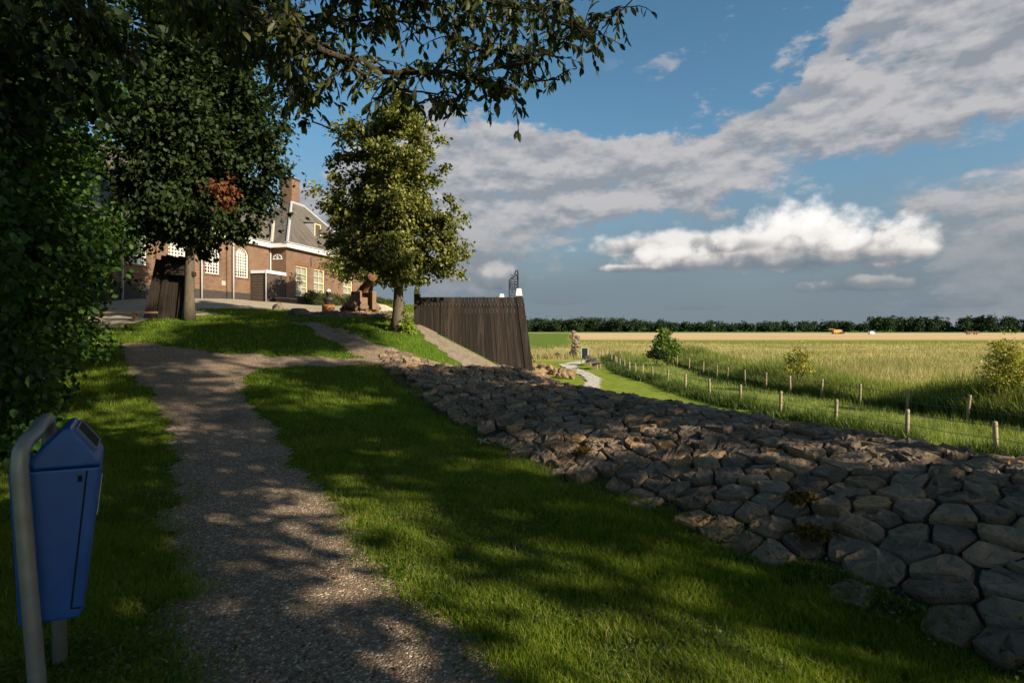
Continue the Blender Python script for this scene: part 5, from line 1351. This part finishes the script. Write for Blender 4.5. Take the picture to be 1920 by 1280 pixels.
# weeds around the bin and along the left edge of the path
x, y = sample(26000, 2.2, 12.0); pj = inpoly(x, y, PP); edge = ~pj & (inpoly(x + .35, y, PP) | inpoly(x + .2, y - .1, PP)); x, y = x[edge], y[edge]; kk = vnoise(x * 2.2, y * 2.2, 40) > .42; x, y = x[kk], y[kk]
n = len(x); C_ = np.stack([x, y, H(x, y) + rng.uniform(.01, .06, n)], 1); V, F_ = leaf_geo(C_, randn3(n) + np.array([0, 0, .3]), randn3(n) * .5 + np.array([0, 0, 1]), rng.uniform(.025, .05, n), rng.uniform(.018, .035, n))
o = link('path_weeds', np_mesh('path_weeds', V, F_), M['blade_weed']); tag(o, 'small clover weeds along the shaded path edge', 'weeds', kind='stuff')

# pasture between the fences, reeds, ripe grass
F1 = np.array([(p_.y, p_.x) for p_ in P1]); F1 = F1[np.argsort(F1[:, 0])]; F2 = np.array([(p_.y, p_.x) for p_ in P2]); F2 = F2[np.argsort(F2[:, 0])]
X1 = lambda y: np.where(y < F1[0, 0], F1[0, 1] + (F1[0, 0] - y) * .32, np.interp(y, F1[:, 0], F1[:, 1])); X2 = lambda y: np.where(y < F2[0, 0], F2[0, 1] + (F2[0, 0] - y) * .30, np.interp(y, F2[:, 0], F2[:, 1]))
zlow = lambda x, y: H(x, y)
x, y = sample(150000, 8, 75, 1.05); ok = (x > X1(y)) & (x < X2(y) + .5) & (H(x, y) < -1.9); x, y = x[ok], y[ok]
blades('pasture_grass', x, y, (.16 + .22 * vnoise(x * .8, y * .8)) * rng.uniform(.5, 1.4, len(x)), .010 + y * .00065, M['blade_low'], .6, label='light green pasture grass between the two fences', cat='grass')
y = rng.uniform(9, 76, 30000); x = X1(y) + rng.normal(0, .38, len(y)); ok = H(x, y) < -1.9; x, y = x[ok], y[ok]; kk = vnoise(x * 1.2, y * 1.2, 8) > .28; x, y = x[kk], y[kk]
blades('verge_weeds', x, y, (.25 + .45 * vnoise(x * .9, y * .9, 4)) * rng.uniform(.5, 1.3, len(x)), .02 + y * .0009, M['blade_weed'], .5, label='rough weeds growing along the near fence', cat='weeds')
y = 16 * (90 / 16) ** rng.random(64000); off = np.abs(rng.normal(0, 2.8, len(y))) + .3; x = X2(np.minimum(y, 62)) + off + np.where(y > 62, (y - 62) * .25, 0)
hgt = (1.05 + 1.3 * vnoise(x * .35, y * .35, 6) ** 1.3) * np.where(off < 3, .42 + .58 * sst(0, 2.4, off), np.exp(-((off - 3) / 3.6) ** 2)) * np.interp(y, [16, 40, 60, 90], [1, .9, .8, .7]); kk = hgt > .2
x, y, hgt = x[kk], y[kk], hgt[kk]
blades('reeds', x, y, hgt * rng.uniform(.6, 1.25, len(x)), .018 + y * .0007, M['blade_reed'], .32, True, label='tall green reeds along the ditch behind the second fence', cat='reeds')
x, y = sample(210000, 24, 170, 1.0); ok = ((x > X2(np.minimum(y, 62)) + 3.0) | (y > 72)) & (x > -.02 * y) ; x, y = x[ok], y[ok]; g = vnoise(x * .05, y * .03, 12) + .35 * vnoise(x * .3, y * .3, 14); ck = (x < y * .105) & (y > 78); kk = ~ck; x, y, g = x[kk], y[kk], g[kk]
isg = (g > .52) | (rng.random(len(x)) < .25)
blades('ripe_grass', x[isg], y[isg], (.5 + .35 * vnoise(x[isg] * .2, y[isg] * .2)) * np.interp(y[isg], [40, 110], [1, .6]) * rng.uniform(.5, 1.3, isg.sum()), .010 + y[isg] * .0006, M['blade_gold'], .4, label='golden ripe grass filling the wild meadow', cat='grass')
blades('green_meadow_grass', x[~isg], y[~isg], (.45 + .35 * vnoise(x[~isg] * .2, y[~isg] * .2)) * np.interp(y[~isg], [40, 110], [1, .6]) * rng.uniform(.5, 1.3, (~isg).sum()), .010 + y[~isg] * .0006, M['blade_low'], .4, label='green patches of tall grass in the meadow', cat='grass')
y = rng.uniform(66, 110, 22000); x = rng.uniform(-2, 17, len(y)) ; kk = (x > .02 * y) & ((y > 72) | (x > 13)); x, y = x[kk], y[kk]; g = vnoise(x * .2, y * .1, 3) > .42
blades('lawn_end_grass', x[g], y[g], (.6 + .6 * vnoise(x[g] * .3, y[g] * .3)) * rng.uniform(.5, 1.2, g.sum()), np.full(g.sum(), .07), M['blade_gold'], .35, label='pale tall grass behind the stone sculpture', cat='grass')
blades('lawn_end_reeds', x[~g], y[~g], (.6 + .9 * vnoise(x[~g] * .3, y[~g] * .3)) * rng.uniform(.5, 1.2, (~g).sum()), np.full((~g).sum(), .07), M['blade_reed'], .35, label='green reeds behind the stone sculpture', cat='reeds')

# ---------------------------------------------------------------- far treeline and farm machines
def treeline():
    B_ = []; x = -250.0; q = np.random.default_rng(77)
    while x < 1050:
        right = x > 530; dense = x < 190 or right
        y = 830 + q.normal(0, 8) - (60 if right else 0); hgt = q.uniform(17, 21) if dense else q.uniform(13.5, 17)
        if right: hgt += 2
        if x < 150 and 95 < x < 120: hgt += 3
        r = q.uniform(6.2, 8.5)
        for _ in range(5): t = q.random(); B_.append((x - (40 if right else 0) + q.normal(0, r * .45), y + q.normal(0, 4), LOW + hgt * (.28 + .58 * t), r * .75, r * .75, hgt * .20))
        for _ in range(2 if dense else 1): B_.append((x + q.normal(0, 5), y, LOW + hgt * .16, 7, 5, hgt * .2))
        B_.append((x - (40 if right else 0), y, LOW + hgt * .34, 6, 4, hgt * .30)); B_.append((x + 4 - (40 if right else 0), y, LOW + hgt * .3, 5, 4, hgt * .28))
        x += q.uniform(5, 8) if dense else q.uniform(6.5, 10)
    root = empty('treeline', (300, 830, LOW)); p_, out = crown_points(B_, 20000, 8, 1.3, .35, .8, LOW + .3); n = len(p_)
    V, F_ = leaf_geo(p_, randn3(n), randn3(n) + np.array([0, -.8, .8]), rng.uniform(1.4, 2.8, n), rng.uniform(1.2, 2.4, n))
    D.objects.remove(root); o = link('far_treeline', np_mesh('far_treeline', V, F_), M['leaf_far']); tag(o, 'long dark belt of trees on the horizon', 'treeline', kind='stuff')
treeline()
M['orange'] = mat_noise('orange paint', (.50, .20, .05), (.56, .25, .07), 3, .5, .1); M['tyre'] = mat_flat('tyre', (.02, .02, .02), .8)
def harvester():
    p_ = gz(1570, 626, LOW); k = p_.y / 450; root = empty('harvester', (p_.x, p_.y, LOW), .2, 'orange harvester working on the far stubble field', 'harvester')
    S = .95
    MB().prism([(-3, 1.0), (-3, 3.0), (-1, 3.6), (1.6, 3.6), (2.2, 2.6), (2.6, 1.0)], -1.4, 1.4, 'y').build('body', M['orange'], root, bevel=.08)
    MB().box(1.62, 3.1, -1.0, 1.0, 1.9, 3.7).build('cab', M['glass'], root); MB().box(3.2, 4.6, -3.0, 3.0, .3, 1.1).build('header', M['orange'], root)
    MB().tube([(-1, -1, 3.4), (-4, -1.2, 4.2), (-6.4, -1.4, 3.9)], .22, 6).build('unloader', M['orange'], root)
    for x, r_ in ((1.6, .9), (-2.2, .6)):
        for s in (-1, 1): MB().lathe([(.1, -.3), (r_, -.28), (r_, .28), (.1, .3)], 14, (x, s * 1.5, r_), (0, 1, 0)).build('wheel', M['tyre'], root)
    root.scale = (S * 1.5, S, S)
harvester()
def van():
    p_ = gz(1634, 627, LOW); root = empty('white_van', (p_.x, p_.y, LOW), .4, 'tiny white van at the far field edge', 'van')
    MB().prism([(-2.4, .4), (-2.4, 2.3), (1.0, 2.3), (1.7, 1.4), (2.5, 1.2), (2.5, .4)], -.95, .95, 'y').build('body', M['white'], root, bevel=.06)
    MB().prism([(1.02, 2.1), (1.62, 1.44), (1.64, 1.46), (1.05, 2.14)], -.8, .8, 'y').build('windscreen', M['glass'], root)
    for x in (-1.5, 1.6):
        for s in (-1, 1): MB().lathe([(.05, -.1), (.36, -.1), (.36, .1), (.05, .1)], 12, (x, s * .9, .36), (0, 1, 0)).build('wheel', M['tyre'], root)
van()
def trailer():
    p_ = gz(1822, 627, LOW); root = empty('hay_trailer', (p_.x, p_.y, LOW), -.1, 'small rusty trailer on the far wheat field', 'trailer')
    MB().box(-4, 4, -1.3, 1.3, 1.0, 2.4).build('bed', M['rust'], root); MB().box(4.0, 5.8, -.06, .06, .9, 1.05).build('drawbar', M['rust'], root)
    for x in (-2.4, 2.4):
        for s in (-1, 1): MB().lathe([(.05, -.15), (.5, -.15), (.5, .15), (.05, .15)], 12, (x, s * 1.2, .5), (0, 1, 0)).build('wheel', M['tyre'], root)
trailer()

# ---------------------------------------------------------------- small things close by
def pebbles():
    x, y = sample(26000, 2.2, 8.0, .9); ok = inpoly(x, y, PP); x, y = x[ok], y[ok]
    xb = rng.normal(-1.95, .28, 900); yb = rng.normal(2.75, .25, 900); x = np.concatenate([x, xb]); y = np.concatenate([y, yb]); n = len(x)
    oct_v = np.array([(1, 0, 0), (0, 1, 0), (-1, 0, 0), (0, -1, 0), (0, 0, 1)], float); s = rng.uniform(.0035, .010, n) * (1 + .9 * (rng.random(n) < .05))
    an = rng.uniform(0, 6.28, n); sx = s * rng.uniform(.7, 1.4, n); c_, s_ = np.cos(an), np.sin(an); V = np.zeros((n, 5, 3)); z = H(x, y) + .012
    for i, (a_, b_, c3) in enumerate(oct_v):
        ux = a_ * sx + rng.normal(0, .15, n) * s; uy = b_ * s + rng.normal(0, .15, n) * s; V[:, i, 0] = x + ux * c_ - uy * s_; V[:, i, 1] = y + ux * s_ + uy * c_; V[:, i, 2] = z + c3 * s * .8 - (.002 if c3 == 0 else 0)
    b = (np.arange(n) * 5)[:, None]; F_ = np.concatenate([b + np.array(q) for q in ([0, 1, 4], [1, 2, 4], [2, 3, 4], [3, 0, 4])])
    o = link('gravel', np_mesh('gravel', V.reshape(-1, 3), F_), M['pebble']); tag(o, 'loose grey pebbles strewn over the path', 'gravel', kind='stuff')
M['pebble'] = mat_leaf('pebbles', [(.085, .060, .040), (.16, .115, .078), (.25, .19, .135), (.42, .34, .26)], 0.0, .9, .2)
pebbles()
p_ = gp(912, 832); r = empty('dead_twig', p_, 0, 'pale dry twig lying on the grass by the bank', 'twig')
def twig_pt(px, py): q = gp(px, py); return Vector((q.x, q.y, q.z + .05)) - p_
MB().tube([twig_pt(896, 829), twig_pt(903, 832), twig_pt(910, 836), twig_pt(918, 838)], [.012, .011, .009, .006], 5).build('stem', M['stone'], r)
MB().tube([twig_pt(903, 832), twig_pt(900, 838)], .007, 5).build('side_shoot', M['stone'], r); MB().tube([twig_pt(908, 835), twig_pt(911, 829)], .006, 5).build('side_shoot', M['stone'], r)
# leaf litter on grass and gravel
x, y = sample(800, 2.3, 12, .85); ok = (x - Ffoot(y)) < .6; x, y = x[ok], y[ok]; n = len(x); C_ = np.stack([x, y, H(x, y) + .03], 1)
V, F_ = leaf_geo(C_, randn3(n) * np.array([1, 1, .2]), randn3(n) * .3 + np.array([0, 0, 1]), rng.uniform(.022, .045, n), rng.uniform(.014, .026, n)); o = link('fallen_leaves', np_mesh('fallen_leaves', V, F_), M['leaf_dead']); tag(o, 'scattered brown fallen leaves on lawn and path', 'leaves', kind='stuff')
# moss cushions between the blocks
def moss(px, py, r, label):
    p_ = gp(px, py); root = empty('moss_tuft', p_ + Vector((0, 0, .05)), 0, label, 'moss', 'ochre moss tufts on the bank'); bl = [(p_.x, p_.y, p_.z + .09, r, r * .8, .03)]
    tag(crown_mesh('moss', bl, 40, 16, .025, .028, M['mossy'], root, -.2, .5, up=.2), kind='stuff')
M['mossy'] = mat_leaf('dry moss', [(.06, .045, .012), (.11, .075, .018), (.15, .10, .03)], .1, .9, .1, (1, 1, .6))
moss(1517, 1022, .14, 'larger ochre moss tuft between blocks low on the bank'); moss(1503, 956, .10, 'small ochre moss tuft above the larger one'); moss(1095, 862, .10, 'moss tuft among the blocks further along the bank')
b = at(1590, 112, 90); r = empty('gull', b, .3, 'tiny dark bird gliding below the high clouds', 'bird')
MB().add([(-.5, 0, .02), (-.2, .06, .05), (0, .05, 0), (.2, .06, .05), (.5, 0, .02), (.2, -.05, .05), (0, -.06, 0), (-.2, -.05, .05), (0, .22, .0), (0, -.2, .02), (0, 0, -.05), (0, 0, .06)],
         [(0, 1, 7), (1, 2, 6, 7), (2, 3, 5, 6), (3, 4, 5), (8, 2, 10), (9, 6, 10), (8, 2, 11), (9, 6, 11)]).build('body', M['iron'], r)
